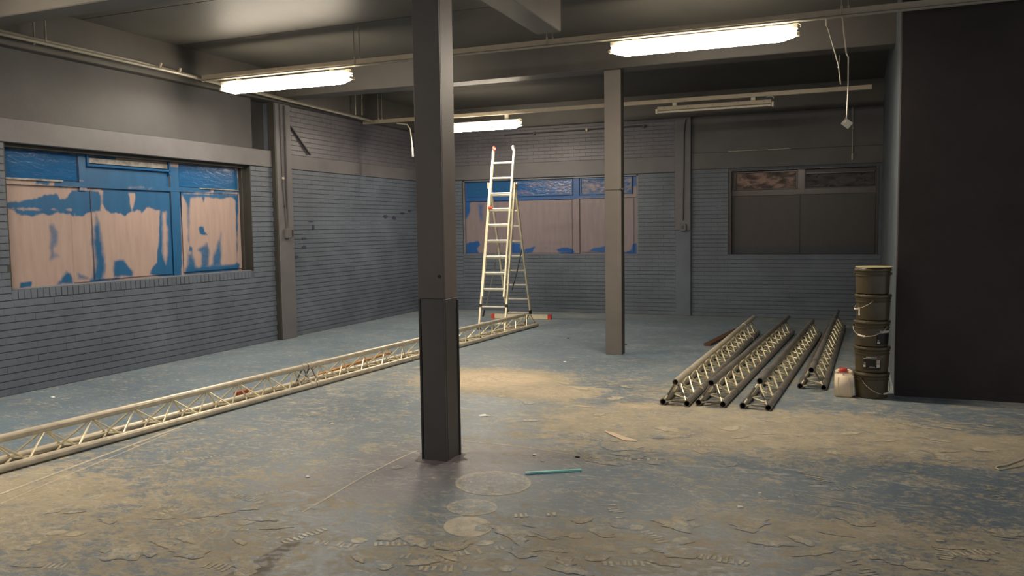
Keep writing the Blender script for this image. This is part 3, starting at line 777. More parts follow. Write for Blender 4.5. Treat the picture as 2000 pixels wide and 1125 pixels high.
# hanging cords
def hanging_cord():
    o = thing('pull_cord', (0, 8.08, 2.5), 'thin cord ending in a white switch box, hanging from the near rail', 'cord')
    P = lambda x, y: at_y(x, y, 8.06)
    MB().tube([P(1645, 32), P(1648, 60), P(1653, 104)], .008, 6).build('conduit', 'rail', o, True)
    MB().tube([P(1653, 104), P(1657, 112), P(1656, 180), P(1653, 234)], .006, 6).build('cord', 'white', o, True)
    c = P(1654, 241); a = math.radians(40)
    ax = (Vector((math.cos(a), 0, -math.sin(a))), Vector((0, 1, 0)), Vector((math.sin(a), 0, math.cos(a))))
    MB().obox(c, ax, (.078, .03, .064)).build('switch_box', 'white', o)
    MB().obox(c-Vector((0, .017, 0)), ax, (.034, .004, .024)).build('switch', 'white', o)
    drop(o)
    o = thing('loose_cable', (-.06, 8.08, 2.9), 'loose grey cable dangling from the near rail beside the cord', 'cable')
    MB().tube([P(1614, 35), P(1614, 48), P(1618, 58), P(1630, 100), P(1638, 128), P(1642, 165)], .007, 6).build('cable', 'pipe', o, True)
    MB().tube([P(1637, 133), P(1639, 120), P(1640, 108)], .005, 6).build('cable_tail', 'rail', o, True)
    MB().tube([P(1614, 34), P(1614, 50)], .011, 6).build('cable_sleeve', 'rail', o, True)
    drop(o)
    o = thing('loose_cable', (-7.2, 12.1, 3.1), 'pale cable end hanging from the left end of the rear rail', 'cable')
    P = lambda x, y: at_y(x, y, 12.14)
    MB().tube([P(775, 241), P(795, 243), P(801, 252), P(804, 275), P(805, 292)], .010, 6).build('cable', 'white', o, True)
    MB().tube([P(805, 288), P(806, 306)], .018, 8).build('cable_plug', 'white', o, True)
    drop(o)
hanging_cord()

# wall conduits
def wall_conduits():
    o = thing('switch_conduit', (XL+.08, 9.95, 1.5), 'thin conduit with a switch box running down the left pilaster', 'conduit')
    x = XL+.082
    MB().tube([(x, 9.90, 3.40), (x, 9.91, 2.3), (x, 9.965, 1.62)], .012, 8).build('conduit', 'plaster', o, True)
    MB().tube([(x, 9.99, 3.40), (x, 9.985, 2.3), (x, 9.975, 1.62)], .010, 8).build('conduit', 'pipe_dark', o, True)
    MB().box((XL+.07, 9.90, 1.48), (XL+.125, 10.02, 1.62), .008).build('switch_box', 'plaster', o)
    MB().box((XL+.07, 10.065, 1.50), (XL+.085, 10.105, 1.60), .003).build('socket_plate', 'black', o)
    MB().tube([(x-.01, 9.908, 2.35), (x+.012, 9.908, 2.35)], .018, 8).build('pipe_clip', 'rail', o, True)
    MB().tube([(x-.01, 9.93, 1.95), (x+.012, 9.93, 1.95)], .018, 8).build('pipe_clip', 'pipe_dark', o, True)
    drop(o)
    o = thing('switch_conduit', (-2.6, YB-.06, 1.5), 'thin conduit with a switch box on the far wall pilaster', 'conduit')
    y = YB-.072
    P = lambda a, b: Vector(at_y(a, b, y))
    MB().tube([P(1340, 233), P(1338, 240), P(1336, 262), P(1334, 430)], .010, 8).build('conduit', 'pipe_dark', o, True)
    c = P(1334, 444); MB().box((c.x-.055, y-.03, c.z-.06), (c.x+.055, YB-.058, c.z+.06), .006).build('switch_box', 'lintel', o)
    MB().box((c.x-.025, y-.036, c.z-.03), (c.x+.025, y-.028, c.z+.03), .002).build('switch', 'pipe_dark', o)
    drop(o)
    o = thing('wall_pipe', (-4, YB-.03, 3.3), 'thin dark pipe clipped across the far brick wall behind the lamp', 'pipe')
    y = YB-.030; P = lambda a, b: at_y(a, b, y)
    MB().tube([P(985, 264), P(1045, 260), P(1180, 251), P(1262, 245)], .013, 8).build('pipe', 'pipe_dark', o, True)
    for a, b in ((1146, 253), (1043, 260), (1257, 246)):
        v = P(a, b); MB().box((v.x-.02, y-.02, v.z-.035), (v.x+.02, YB-.002, v.z+.02), .003).build('pipe_clip', 'rail' if a == 1146 else 'pipe_dark', o)
    drop(o)
    o = thing('wall_pipe', (-4, YB-.05, 3.4), 'thick dark pipe along the top of the far brick wall', 'pipe')
    y = YB-.045; P = lambda a, b: at_y(a, b, y)
    MB().tube([P(1018, 242.5), P(1178, 232.5)], .026, 10).build('pipe', 'pipe_dark', o, True)
    MB().tube([P(1222, 228.5), P(1282, 223.5)], .014, 8).build('pipe', 'pipe_dark', o, True)
    for a, b in ((1022, 242.3), (1174, 232.8), (1278, 223.8)):
        v = P(a, b); MB().box((v.x-.015, y-.01, v.z-.03), (v.x+.015, YB-.002, v.z+.03)).build('pipe_clip', 'pipe_dark', o)
    drop(o)
    o = thing('wall_pipe', (.1, YB-.03, 2.9), 'thin grey conduit bending down above the dark corner window', 'pipe')
    y = YB-.03; P = lambda a, b: at_y(a, b, y)
    MB().tube([P(1702, 205), P(1668, 206), P(1666, 209), P(1665, 300)], .010, 6).build('pipe', 'pipe', o, True)
    MB().tube([P(1665, 300), P(1665, 312)], .016, 8).build('pipe_end', 'rail', o, True)
    for a, b in ((1680, 206), (1666, 250)):
        v = P(a, b); MB().box((v.x-.014, y-.008, v.z-.014), (v.x+.014, YB-.004, v.z+.014)).build('pipe_clip', 'pipe', o)
    drop(o)
    o = thing('wall_batten', (XL+.04, 10.4, 3.0), 'thin diagonal batten above the lintel of the left wall', 'batten')
    a = at_x(557, 232, XL+.012); b = at_x(606, 302, XL+.03)
    MB().bar(a, b, .02, .035, (1, 0, 0)).build('batten', 'pipe_dark', o)
    drop(o)
wall_conduits()

# ============================================================ LADDER
def ladder():
    o = thing('combination_ladder', (-5.19, 12.55, 0), 'aluminium combination ladder standing open as an A-frame with its extension raised', 'ladder')
    Fp, A, Rp = Vector((-5.09, 11.72, 0)), Vector((-5.22, 12.55, 2.30)), Vector((-5.29, 13.40, 0))
    u = Vector((math.cos(math.radians(6)), math.sin(math.radians(6)), 0))
    def frame(P, Q): d = (Q-P).normalized(); n = u.cross(d).normalized(); return d, n
    df, nf = frame(Fp, A); dr, nr = frame(Rp, A)
    if nf.y > 0: nf = -nf
    if nr.y < 0: nr = -nr
    def section(P, d, n, s0, s1, hw, off, rungs, mat='ladder'):
        for s in (-1, 1):
            MB().bar(P+d*s0+u*hw*s+n*off, P+d*s1+u*hw*s+n*off, .026, .058, n).build('stile', mat, o)
        for k in rungs:
            c = P+d*(.10+.270*k)+n*off
            MB().tube([c-u*(hw-.01), c+u*(hw-.01)], .0165, 10).build('rung', 'rung', o, True)
    section(Fp, df, nf, 0.0, 2.46, .212, 0, [k for k in range(0, 9)])
    section(Fp, df, nf, .51, 3.03, .178, .062, range(2, 11))
    section(Rp, dr, nr, .05, 2.44, .212, 0, range(0, 9))
    # hinges at the top of the frame
    for s in (-1, 1):
        c = A+u*.232*s
        MB().obox(c+Vector((0, .0, -.02)), (u, Vector((0, 1, 0)), Vector((0, 0, 1))), (.012, .12, .10)).build('hinge', 'rail', o)
        MB().tube([c-u*.02, c+u*.02], .022, 10).build('hinge_pin', 'white', o, True)
    # guide rollers at the top of the raised section
    for s, mt in ((-1, 'red'), (1, 'white')):
        c = Fp+df*3.05+u*.165*s+nf*.08
        MB().tube([c-u*.012, c+u*.012], .046, 14).build('roller', mt, o, True, label='red guide roller' if s < 0 else 'white guide roller')
        MB().tube([c-u*.018, c+u*.018], .020, 10).build('roller_hub', 'white' if s < 0 else 'rail', o, True)
    c = Fp+df*2.0+u*(-.15)+nf*.09
    MB().obox(c, (u, nf, df), (.075, .04, .035)).build('rung_hook', 'red', o, label='red locking hook')
    # feet
    for P, d, n in ((Fp, df, nf),):
        for s in (-1, 1): MB().obox(P+d*.02+u*.212*s+Vector((0, 0, .0)), (u, n, d), (.034, .066, .05)).build('foot', 'black', o)
    for s in (-1, 1):
        MB().bar(Rp+dr*.03+u*.212*s, Rp+dr*.16+u*.212*s, .032, .062, nr).build('foot', 'black', o)
        MB().bar(Fp+df*.36+u*.212*s+nf*.02, Fp+df*.40+u*.212*s+nf*.02, .032, .066, nf).build('clamp', 'black', o)
    # stabiliser bar under the rear section
    c = Vector((-5.10, 13.23, .035)); v = Vector((1, -.03, 0)).normalized()
    c = Rp+Vector((.10, -.16, .045)); v = u
    MB().obox(c, (v, Vector((0, 1, 0)), Vector((0, 0, 1))), (.98, .05, .075)).build('stabiliser_bar', 'ladder', o)
    for s in (-1, 1):
        MB().obox(c+v*.505*s+Vector((0, 0, -.005)), (v, Vector((0, 1, 0)), Vector((0, 0, 1))), (.055, .062, .09)).build('bar_cap', 'red', o, label='red end cap')
    # spreader straps
    a = Fp+df*1.40+u*.10; b = Rp+dr*.75-u*.15
    P = lambda x, y, Y: at_y(x, y, Y)
    MB().tube([P(971, 478, 12.2), P(965, 530, 12.4), P(955, 575, 12.7), P(949, 600, 12.8)], .012, 6).build('strap', 'rope', o, True)
    MB().tube([P(1019, 488, 12.9), P(1010, 530, 12.75), P(1004, 552, 12.6), P(1000, 566, 12.5)], .010, 6).build('strap', 'black', o, True, label='black strap')
    MB().bar(P(943, 618, 11.95), P(946, 606, 12.0), .018, .03, (0, 1, 0)).build('lever', 'black', o)
    drop(o); return o
ladder()

# ============================================================ TRUSSES
TR, TW, TH = .0290, .212, .178
def tube_mesh(p0, p1, mat, hollow=True):
    return MB().tube([p0, p1], TR, 16, True, TR*.80 if hollow else 0)
def truss(label, a, b, mats=('alu', 'alu', 'alu'), rod='rod', top=(0.0, 0.0), collars=(.55, -.55), pitch=.375, ends=True, bendoff=None):
    a, b = Vector((*a, 0)), Vector((*b, 0)); L = (b-a).length
    rz = math.atan2(-(b.x-a.x), b.y-a.y)
    o = link('lattice_truss', None, None, label, 'truss', 'triangular lattice trusses on the floor'); o.location = a; o.rotation_euler = (0, 0, rz)
    ch = [Vector((-TW/2, 0, TR)), Vector((TW/2, 0, TR)), Vector((0, 0, TR+TH))]
    ext = [(0, 0), (0, 0), top]
    for c, m_, e in zip(ch, mats, ext):
        tube_mesh(c+Vector((0, e[0], 0)), c+Vector((0, L+e[1], 0)), m_).build('chord', m_, o, True)
    # sleeves on the chords
    for c in (ch[0], ch[1], ch[2]):
        for s in collars:
            y = s if s > 0 else L+s
            MB().tube([c+Vector((0, y-.02, 0)), c+Vector((0, y+.02, 0))], TR+.005, 14, True).build('collar', mats[2], o, True)
    n = int(round(L/pitch)); p = L/n
    def brace_mesh(d): return MB().tube([Vector((0, 0, 0)), d], .0078, 6).mesh('brace', rod, True)
    pairs = [(ch[0], ch[2]), (ch[1], ch[2]), (ch[0], ch[1])]
    for ca, cb in pairs:
        off = (cb-ca).normalized()*TR*.8
        up = brace_mesh(cb-ca-2*off+Vector((0, p*.44, 0))); dn = brace_mesh(cb-ca-2*off-Vector((0, p*.44, 0)))
        for k in range(n):
            q = link('brace', up, o); q.location = ca+off+Vector((0, p*(k+.03), 0))
            q = link('brace', dn, o); q.location = ca+off+Vector((0, p*(k+.97), 0))
    for y in (.05, L-.05):
        for ca, cb in pairs:
            off = (cb-ca).normalized()*TR*.8
            MB().tube([ca+off+Vector((0, y, 0)), cb-off+Vector((0, y, 0))], .009, 8).build('end_strut', 'alu_dark', o, True)
    return o
def dirto(a, b, t): return (a[0]+(b[0]-a[0])*t, a[1]+(b[1]-a[1])*t)
LA, LJ, LB = (-5.49, 1.70), (-5.083, 6.93), (-4.665, 12.33)
LA = (LJ[0]-(LB[0]-LJ[0])*.97, LJ[1]-(LB[1]-LJ[1])*.97)
truss('long cream lattice truss on the floor, running out of the frame beside the left wall', LA, dirto(LJ, LA, .0012), ('alu', 'alu', 'alu'), 'rod', collars=(.5, -.05))
truss('long lattice truss on the floor whose far end lies under the ladder', dirto(LJ, LB, .0012), LB, ('alu', 'alu', 'alu'), 'rod', top=(0, -.25), collars=(.06, 1.75, -.55))
truss('leftmost lattice truss of the four lying right of the columns', (-1.372, 7.19), (-1.245, 12.30), ('alu_dark', 'alu_dark', 'alu'), 'rod', top=(.02, .35), collars=(.62, -.75))
truss('second lattice truss from the left of the four, between two others', (-1.070, 7.25), (-.775, 12.45), ('alu_dark', 'alu_dark', 'alu_dark'), 'rod', top=(.02, .35), collars=(.62, -.75))
truss('third lattice truss from the left, its end nearest the viewer', (-.690, 7.24), (-.405, 12.35), ('alu_dark', 'alu_dark', 'alu_dark'), 'rod', top=(.25, 0), collars=(.75, -.6))
truss('rightmost lattice truss of the four, lying nearest the canister', (-.270, 8.30), (-.095, 13.35), ('alu_dark', 'alu_dark', 'alu_dark'), 'rod', top=(-.10, .45), collars=(.35, -.9))
tg = MB().obox(at_z(464, 774, .04)+Vector((.02, 0, .0)), ((1, 0, 0), (0, 1, 0), (0, 0, 1)), (.03, .16, .03))

# ============================================================ BUCKETS AND CANISTER
M['lidrim'] = plain('pale lid rim', (.46, .40, .22), .35)
BX, BY = .245, 8.16
def arc_patch(cx, cy, r0, r1, z0, z1, a0, a1, t=.002, n=8):
    mb = MB(); vs = []
    for k in range(n+1):
        a = a0+(a1-a0)*k/n
        for z, r in ((z0, r0), (z1, r1)):
            for d in (0, t): vs.append((cx+(r+d)*math.cos(a), cy+(r+d)*math.sin(a), z))
    fs = []
    for k in range(n):
        i = k*4; j = i+4
        fs += [(i+1, j+1, j+3, i+3), (i, i+2, j+2, j), (i, j, j+1, i+1), (i+2, i+3, j+3, j+2)]
    fs += [(0, 1, 3, 2), (n*4, n*4+2, n*4+3, n*4+1)]
    return mb.add(vs, fs)
def bucket(k, z, label, dx, handle=None, lab=None, lid=True):
    cx, cy = BX+dx[0], BY+dx[1]
    o = thing('paint_bucket', (cx, cy, z), label, 'bucket', group='stack of paint buckets by the dark partition')
    H = .222; rb, rt = .139, .148
    prof = [(rb-.006, z), (rb, z+.005), (rb+(rt-rb)*.62, z+.145), (rt-.005, z+.160), (rt+.003, z+.163), (rt+.003, z+.169), (rt-.003, z+.172), (rt-.001, z+.188), (rt+.004, z+.190), (rt+.004, z+.196), (rt-.002, z+.199), (rt-.001, z+.205)]
    MB().lathe(prof, (cx, cy, 0), 36).build('body', 'bucket', o, True)
    lz = z+.2055
    MB().lathe([(rt+.004, lz), (rt+.009, lz+.004), (rt+.009, lz+.020), (rt+.004, lz+.026), (rt-.012, lz+.026), (rt-.018, lz+.0305), (.02, lz+.0305)], (cx, cy, 0), 36).build('lid', 'bucket', o, True)
    def rad(zz): return rb+(rt-rb)*.62*min(1, max(0, (zz-.005)/.14))
    if handle:
        a0, drop_, span, grip = handle
        pts = []
        for i in range(17):
            t = i/16; a = a0+(t-.5)*span; zz = .178-drop_*math.sin(math.pi*t)**.8
            rr = rt+.010; pts.append((cx+rr*math.cos(a), cy+rr*math.sin(a), z+zz))
        h = MB().tube(pts, .0028, 6).build('handle', 'rail', o, True, label='wire handle')
        g0, g1 = grip; q = pts[g0:g1+1]
        MB().tube(q, .0085, 8).build('grip', 'white', h, True)
        for p in (pts[0], pts[-1]):
            MB().lathe([(.010, -.010), (.012, 0), (.010, .010)], p, 10).build('lug', 'bucket', o, True)
    if lab:
        a0, kind = lab; w_ = .52
        R = rt-.0005
        def rr(zz): return rad(zz)+.001
        if kind == 'front':
            L_ = arc_patch(cx, cy, rr(.03), rr(.13), z+.03, z+.130, a0-w_, a0+w_, .0012, 12).build('label', 'label', o, label='printed label')
            arc_patch(cx, cy, rr(.128)+.0014, rr(.133)+.0014, z+.128, z+.1325, a0-w_, a0+w_, .001, 12).build('label_rule', 'label_white', L_)
            # header lettering, only the last word is legible
            x = a0-.36
            for ln in (.05, .05, .045, .05, .045, .05, .05):
                arc_patch(cx, cy, rr(.137)+.001, rr(.147)+.001, z+.136, z+.147, x, x+ln*.86, .001, 2).build('lettering', 'label_white', L_); x += ln
            cu = bpy.data.curves.new('lettering', 'FONT'); cu.body = 'PRO'; cu.size = .0165; cu.extrude = .0004; cu.align_x = 'LEFT'
            tmp = bpy.data.objects.new('lettering', cu); COL.objects.link(tmp); bpy.context.view_layer.update()
            me = bpy.data.meshes.new_from_object(tmp.evaluated_get(bpy.context.evaluated_depsgraph_get())); bpy.data.objects.remove(tmp)
            for v in me.vertices:
                a = x+.03+v.co.x/.146*1.15; q = rr(.14)+.0018+v.co.z
                v.co = (cx+q*math.cos(a), cy+q*math.sin(a), z+.1355+v.co.y)
            me.materials.clear(); me.materials.append(M['label_white']); link('lettering', me, L_)
            for (da, z0, z1, ww, mt) in ((.36, .085, .117, .10, 'label_pink'), (.36, .050, .081, .10, 'label_white'), (-.46, .050, .072, .075, 'label_white'), (-.44, .078, .094, .05, 'vent'), (0, .050, .058, .16, 'vent')):
                arc_patch(cx, cy, rr(z0)+.0014, rr(z1)+.0014, z+z0, z+z1, a0+da-ww, a0+da+ww, .001, 4).build('label_field', mt, L_)
        elif kind == 'side':
            L_ = arc_patch(cx, cy, rr(.02), rr(.13), z+.02, z+.135, a0-w_, a0+w_, .0012, 12).build('label', 'label', o, label='printed label')
            arc_patch(cx, cy, rr(.122)+.0014, rr(.128)+.0014, z+.124, z+.129, a0-w_, a0+w_, .001, 10).build('label_rule', 'label_white', L_)
            arc_patch(cx, cy, rr(.13)+.0014, rr(.146)+.0014, z+.130, z+.146, a0-w_*.62, a0+w_, .001, 10).build('lettering', 'label_white', L_)
            for (da, z0, z1, ww, mt) in ((-.38, .030, .046, .085, 'label_white'), (-.40, .050, .066, .05, 'vent')):
                arc_patch(cx, cy, rr(z0)+.0014, rr(z1)+.0014, z+z0, z+z1, a0+da-ww, a0+da+ww, .001, 4).build('label_field', mt, L_)
        else:
            for (z0, z1, m_) in ((.075, .112, 'label_white'), (.040, .072, 'label_white')):
                arc_patch(cx, cy, rr(z0)+.001, rr(z1)+.001, z+z0, z+z1, a0-.09, a0+.09, .001, 4).build('label', m_, o, label='white sticker')
    if not lid:
        pass
    drop(o); return o
CAMA = math.atan2(-BY, -BX)       # azimuth towards the viewer
bucket(0, .0, 'bottom black bucket of the stack, standing on the floor', (0, 0), handle=(CAMA+.75, .13, 2.6, (8, 10)))
bucket(1, .2375, 'second black bucket from the floor, with its label facing the room', (.003, .004), lab=(CAMA+.02, 'front'))
bucket(2, .475, 'middle black bucket of the stack, wire handle across its front', (-.002, 0), handle=(CAMA-.35, .085, 2.5, (5, 8)), lab=(CAMA+.80, 'side'))
bucket(3, .7125, 'second black bucket from the top, white sticker on its left side', (.004, .004), handle=(CAMA-1.30, .085, 2.6, (8, 10)), lab=(CAMA-.92, 'sticker'))
b5 = bucket(4, .950, 'top black bucket of the stack with a lighter lid edge', (-.002, 0), handle=(CAMA+math.pi, .07, 2.6, (7, 9)))

MB().lathe([(.148, 1.1868), (.160, 1.1872), (.161, 1.190), (.160, 1.1935), (.150, 1.1935), (.146, 1.1915), (.02, 1.1915)], (BX+.010, BY+.002, 0), 36).build('loose_lid', 'lidrim', b5, True, label='loose lid with a pale rim')
drop(b5)
def canister():
    cx, cy = .012, 8.075
    o = thing('canister', (cx, cy, 0), 'small cream plastic canister with a red cap beside the bucket stack', 'canister')
    w, d, h = .160, .115, .215
    bm = bmesh.new(); bmesh.ops.create_cube(bm, size=1)
    for v in bm.verts: v.co = Vector((v.co.x*w, v.co.y*d, (v.co.z+.5)*h))
    bmesh.ops.bevel(bm, geom=bm.edges[:], offset=.011, segments=3, affect='EDGES')
    me = bpy.data.meshes.new('body'); bm.to_mesh(me); bm.free(); me.materials.append(M['can'])
    me.polygons.foreach_set('use_smooth', [True]*len(me.polygons)); b = link('body', me, o); b.location = (cx, cy, 0)
    # moulded shoulders, handle bridge and neck
    mb = MB()
    mb.box((cx-w/2+.006, cy-d/2+.014, h-.014), (cx-w/2+.040, cy+d/2-.014, h+.028), .010)
    mb.box((cx+w/2-.040, cy-d/2+.014, h-.014), (cx+w/2-.006, cy+d/2-.014, h+.028), .010)
    mb.build('shoulder', 'can', o)
    MB().box((cx-w/2+.02, cy+.018, h+.012), (cx+w/2-.02, cy+.044, h+.034), .008).build('handle', 'can', o)
    MB().lathe([(.026, h-.006), (.026, h+.014)], (cx-.004, cy-.022, 0), 18).build('neck', 'can', o, True)
    MB().lathe([(.033, h+.0145), (.034, h+.017), (.034, h+.044), (.029, h+.050)], (cx-.004, cy-.022, 0), 20).build('cap', 'red', o, True)
    for s in (-1, 1):
        MB().box((cx+s*.045-.004, cy-d/2-.0015, .03), (cx+s*.045+.004, cy-d/2+.004, h-.03), .001).build('moulded_rib', 'can', o)
    drop(o)
canister()

# ============================================================ LOOSE THINGS ON THE FLOOR
def plank(name, label, a, b, w_, t_, mat, z=None):
    o = thing(name, ((a.x+b.x)/2, (a.y+b.y)/2, 0), label, 'plank')
    zz = Vector((0, 0, t_/2+.001))
    MB().bar(a+zz, b+zz, w_, t_).build('board', mat, o)
    e = (b-a).normalized()
    MB().bar(a+zz-e*.002, a+zz+e*.006, w_*.98, t_*.96).build('end_grain', 'wood_dark', o)
    drop(o)
plank('wooden_batten', 'orange pine batten on the floor behind the long truss', at_z(612, 737), at_z(763, 690), .045, .022, 'wood')
plank('wooden_plank', 'dark brown plank on the floor left of the four trusses', at_z(1381, 676), at_z(1440, 646), .09, .032, 'wood_dark')
def rods():
    o = thing('teal_stick', tuple(at_z(1080, 924)), 'thin teal plastic stick on the floor near the bucket ring marks', 'stick')
    a, b = at_z(1026, 926), at_z(1135, 920)
    MB().bar(a+Vector((0, 0, .007)), b+Vector((0, 0, .007)), .020, .012).build('stick', 'teal', o)
    MB().bar(a+Vector((0, 0, .0075)), a+(b-a).normalized()*.03+Vector((0, 0, .0075)), .021, .013).build('stick_tip', 'tealtip', o)
    drop(o)
    o = thing('bent_wire', tuple(at_z(1970, 906)), 'pale bent wire on the floor at the right edge', 'wire')
    P = lambda x, y, z=.006: at_z(x, y)+Vector((0, 0, z))
    MB().tube([P(2075, 873), P(2000, 897), P(1965, 910), P(1948, 912), P(1944, 916), P(1951, 919)], .006, 6).build('wire', 'tanwire', o, True)
    MB().tube([P(1951, 919, .005), P(1990, 912, .005), P(2040, 898, .005)], .004, 6).build('wire_tail', 'tanwire', o, True)
    drop(o)
    o = thing('wood_shaving', tuple(at_z(1215, 855)), 'curved pale wood shaving on the dusty floor before the trusses', 'shaving')
    a = [at_z(1181, 843), at_z(1200, 850), at_z(1222, 859), at_z(1245, 862)]
    wd = [.006, .036, .040, .006]; vs = []
    for p, q in zip(a, wd):
        vs += [(p.x, p.y-q, .002), (p.x, p.y+q, .005)]
    n = len(a); vs2 = [(x, y, z+.004) for x, y, z in vs]
    fs = []
    for k in range(n-1):
        i = 2*k; fs += [(i+8, i+10, i+11, i+9), (i, i+1, i+3, i+2), (i, i+2, i+10, i+8), (i+1, i+9, i+11, i+3)]
    fs += [(0, 8, 9, 1), (6, 7, 15, 14)]
    MB().add(vs+vs2, fs).build('shaving', 'shave', o)
    drop(o)
    o = thing('orange_tag', tuple(at_z(464, 775)), 'small red orange tag lying beside the long truss', 'tag')
    p = at_z(466, 771); q = Vector((.09, .995, 0))
    MB().bar(p+Vector((0, -.05, .02)), p+q*.16+Vector((0, 0, .02)), .035, .03).build('tag', 'redtag', o)
    drop(o)
M['tealtip'] = plain('pale teal plastic', (.60, .90, .84), .35)
M['shave'] = plain('pale shaving', (.74, .58, .40), .6)
M['redtag'] = plain('orange red tag', (.45, .10, .04), .6)
rods()
def chips():
    spec = [('large white paint chip on the floor right of the near column', 945, 812, .060), ('white chip lying between the columns', 1103, 707, .022), ('white chip on the open floor far right of the ring marks', 1447, 991, .022),
            ('white chip near the teal stick', 1060, 901, .016), ('white chip just left of the teal stick tip', 1044, 889, .020), ('white chip on the floor behind the near truss end', 103, 776, .022),
            ('white chip left of the near column, on the clear floor', 650, 828, .018), ('white chip on the floor between the truss and near column', 601, 932, .020), ('white chip right of the centre floor', 1484, 964, .018),
            ('dark chip on the floor near the teal stick end', 1128, 893, .022), ('dark chip beside the rear column foot', 1222, 673, .026), ('dark chip in front of the ladder bar', 1110, 661, .03)]
    for i, (lab, x, y, s) in enumerate(spec):
        p = at_z(x, y); n = 7; vs = []
        for z in (0.0008, .007):
            for k in range(n):
                a = 2*math.pi*k/n; r = s*random.uniform(.6, 1.15)*(1 if z < .005 else .8)
                vs.append((p.x+r*math.cos(a), p.y+r*.8*math.sin(a), z))
        fs = [tuple(range(n-1, -1, -1)), tuple(n+k for k in range(n))]+[(k, (k+1) % n, n+(k+1) % n, n+k) for k in range(n)]
        MB().add(vs, fs).build('paint_chip', 'black' if lab.startswith('dark') else 'chip', None, label=lab, cat='chip', group='paint chips scattered on the floor')
chips()

# ============================================================ FLOOR MARKS (flat residue lying on the concrete)
def flat(name, polys, dark=False, z=.0008):
    me = bpy.data.meshes.new(name); vs = []; fs = []; cov = []
    for i_, (pts, c) in enumerate(polys):
        z += 3e-6; o_ = len(vs); n = len(pts)
        cx = sum(p[0] for p in pts)/n; cy = sum(p[1] for p in pts)/n
        vs += [(p[0], p[1], z) for p in pts]; cov += [0]*n
        vs += [(cx+(p[0]-cx)*.72, cy+(p[1]-cy)*.72, z) for p in pts]; cov += [c]*n
        fs += [(o_+k, o_+(k+1) % n, o_+n+(k+1) % n, o_+n+k) for k in range(n)]; fs.append(tuple(o_+n+k for k in range(n)))
    me.from_pydata(vs, [], fs); me.update()
    set_floor(me, None if dark else cov, cov if dark else None); return link(name, me, FLOOR, kind='stuff')
def P2(x, y): p = at_z(x, y); return (p.x, p.y)
def ell(cx, cy, rx, ry, n=36, jit=0.0):
    return [P2(cx+rx*math.cos(2*math.pi*k/n)*(1+random.uniform(-jit, jit)), cy+ry*math.sin(2*math.pi*k/n)*(1+random.uniform(-jit, jit))) for k in range(n)]
def ring_mark(cx, cy, rx, ry, fill, edge):
    n = 40; out = []
    a = ell(cx, cy, rx, ry, n); b = ell(cx, cy, rx*.93, ry*.93, n); c0 = ell(cx, cy, rx*.9, ry*.9, n)
    me = bpy.data.meshes.new('ring_mark'); vs = []; cov = []
    for s, cv in ((1.0, 0), (.985, edge), (.94, edge), (.88, fill), (.45, fill*.8), (.05, fill)):
        for p in ell(cx, cy, rx*s, ry*s, n): vs.append((p[0], p[1], .0010)); cov.append(cv)
    fs = []
    for r in range(5):
        for k in range(n): fs.append((r*n+k, (r+1)*n+k, (r+1)*n+(k+1) % n, r*n+(k+1) % n))
    fs.append(tuple(5*n+k for k in range(n)))
    me.from_pydata(vs, [], fs); me.update()
    set_floor(me, cov)
    link('ring_mark', me, FLOOR)
ring_mark(963, 944, 75, 24, .55, .75); ring_mark(922, 991, 50, 16, .6, .75); ring_mark(914, 1029, 48, 20, .95, 1.0)

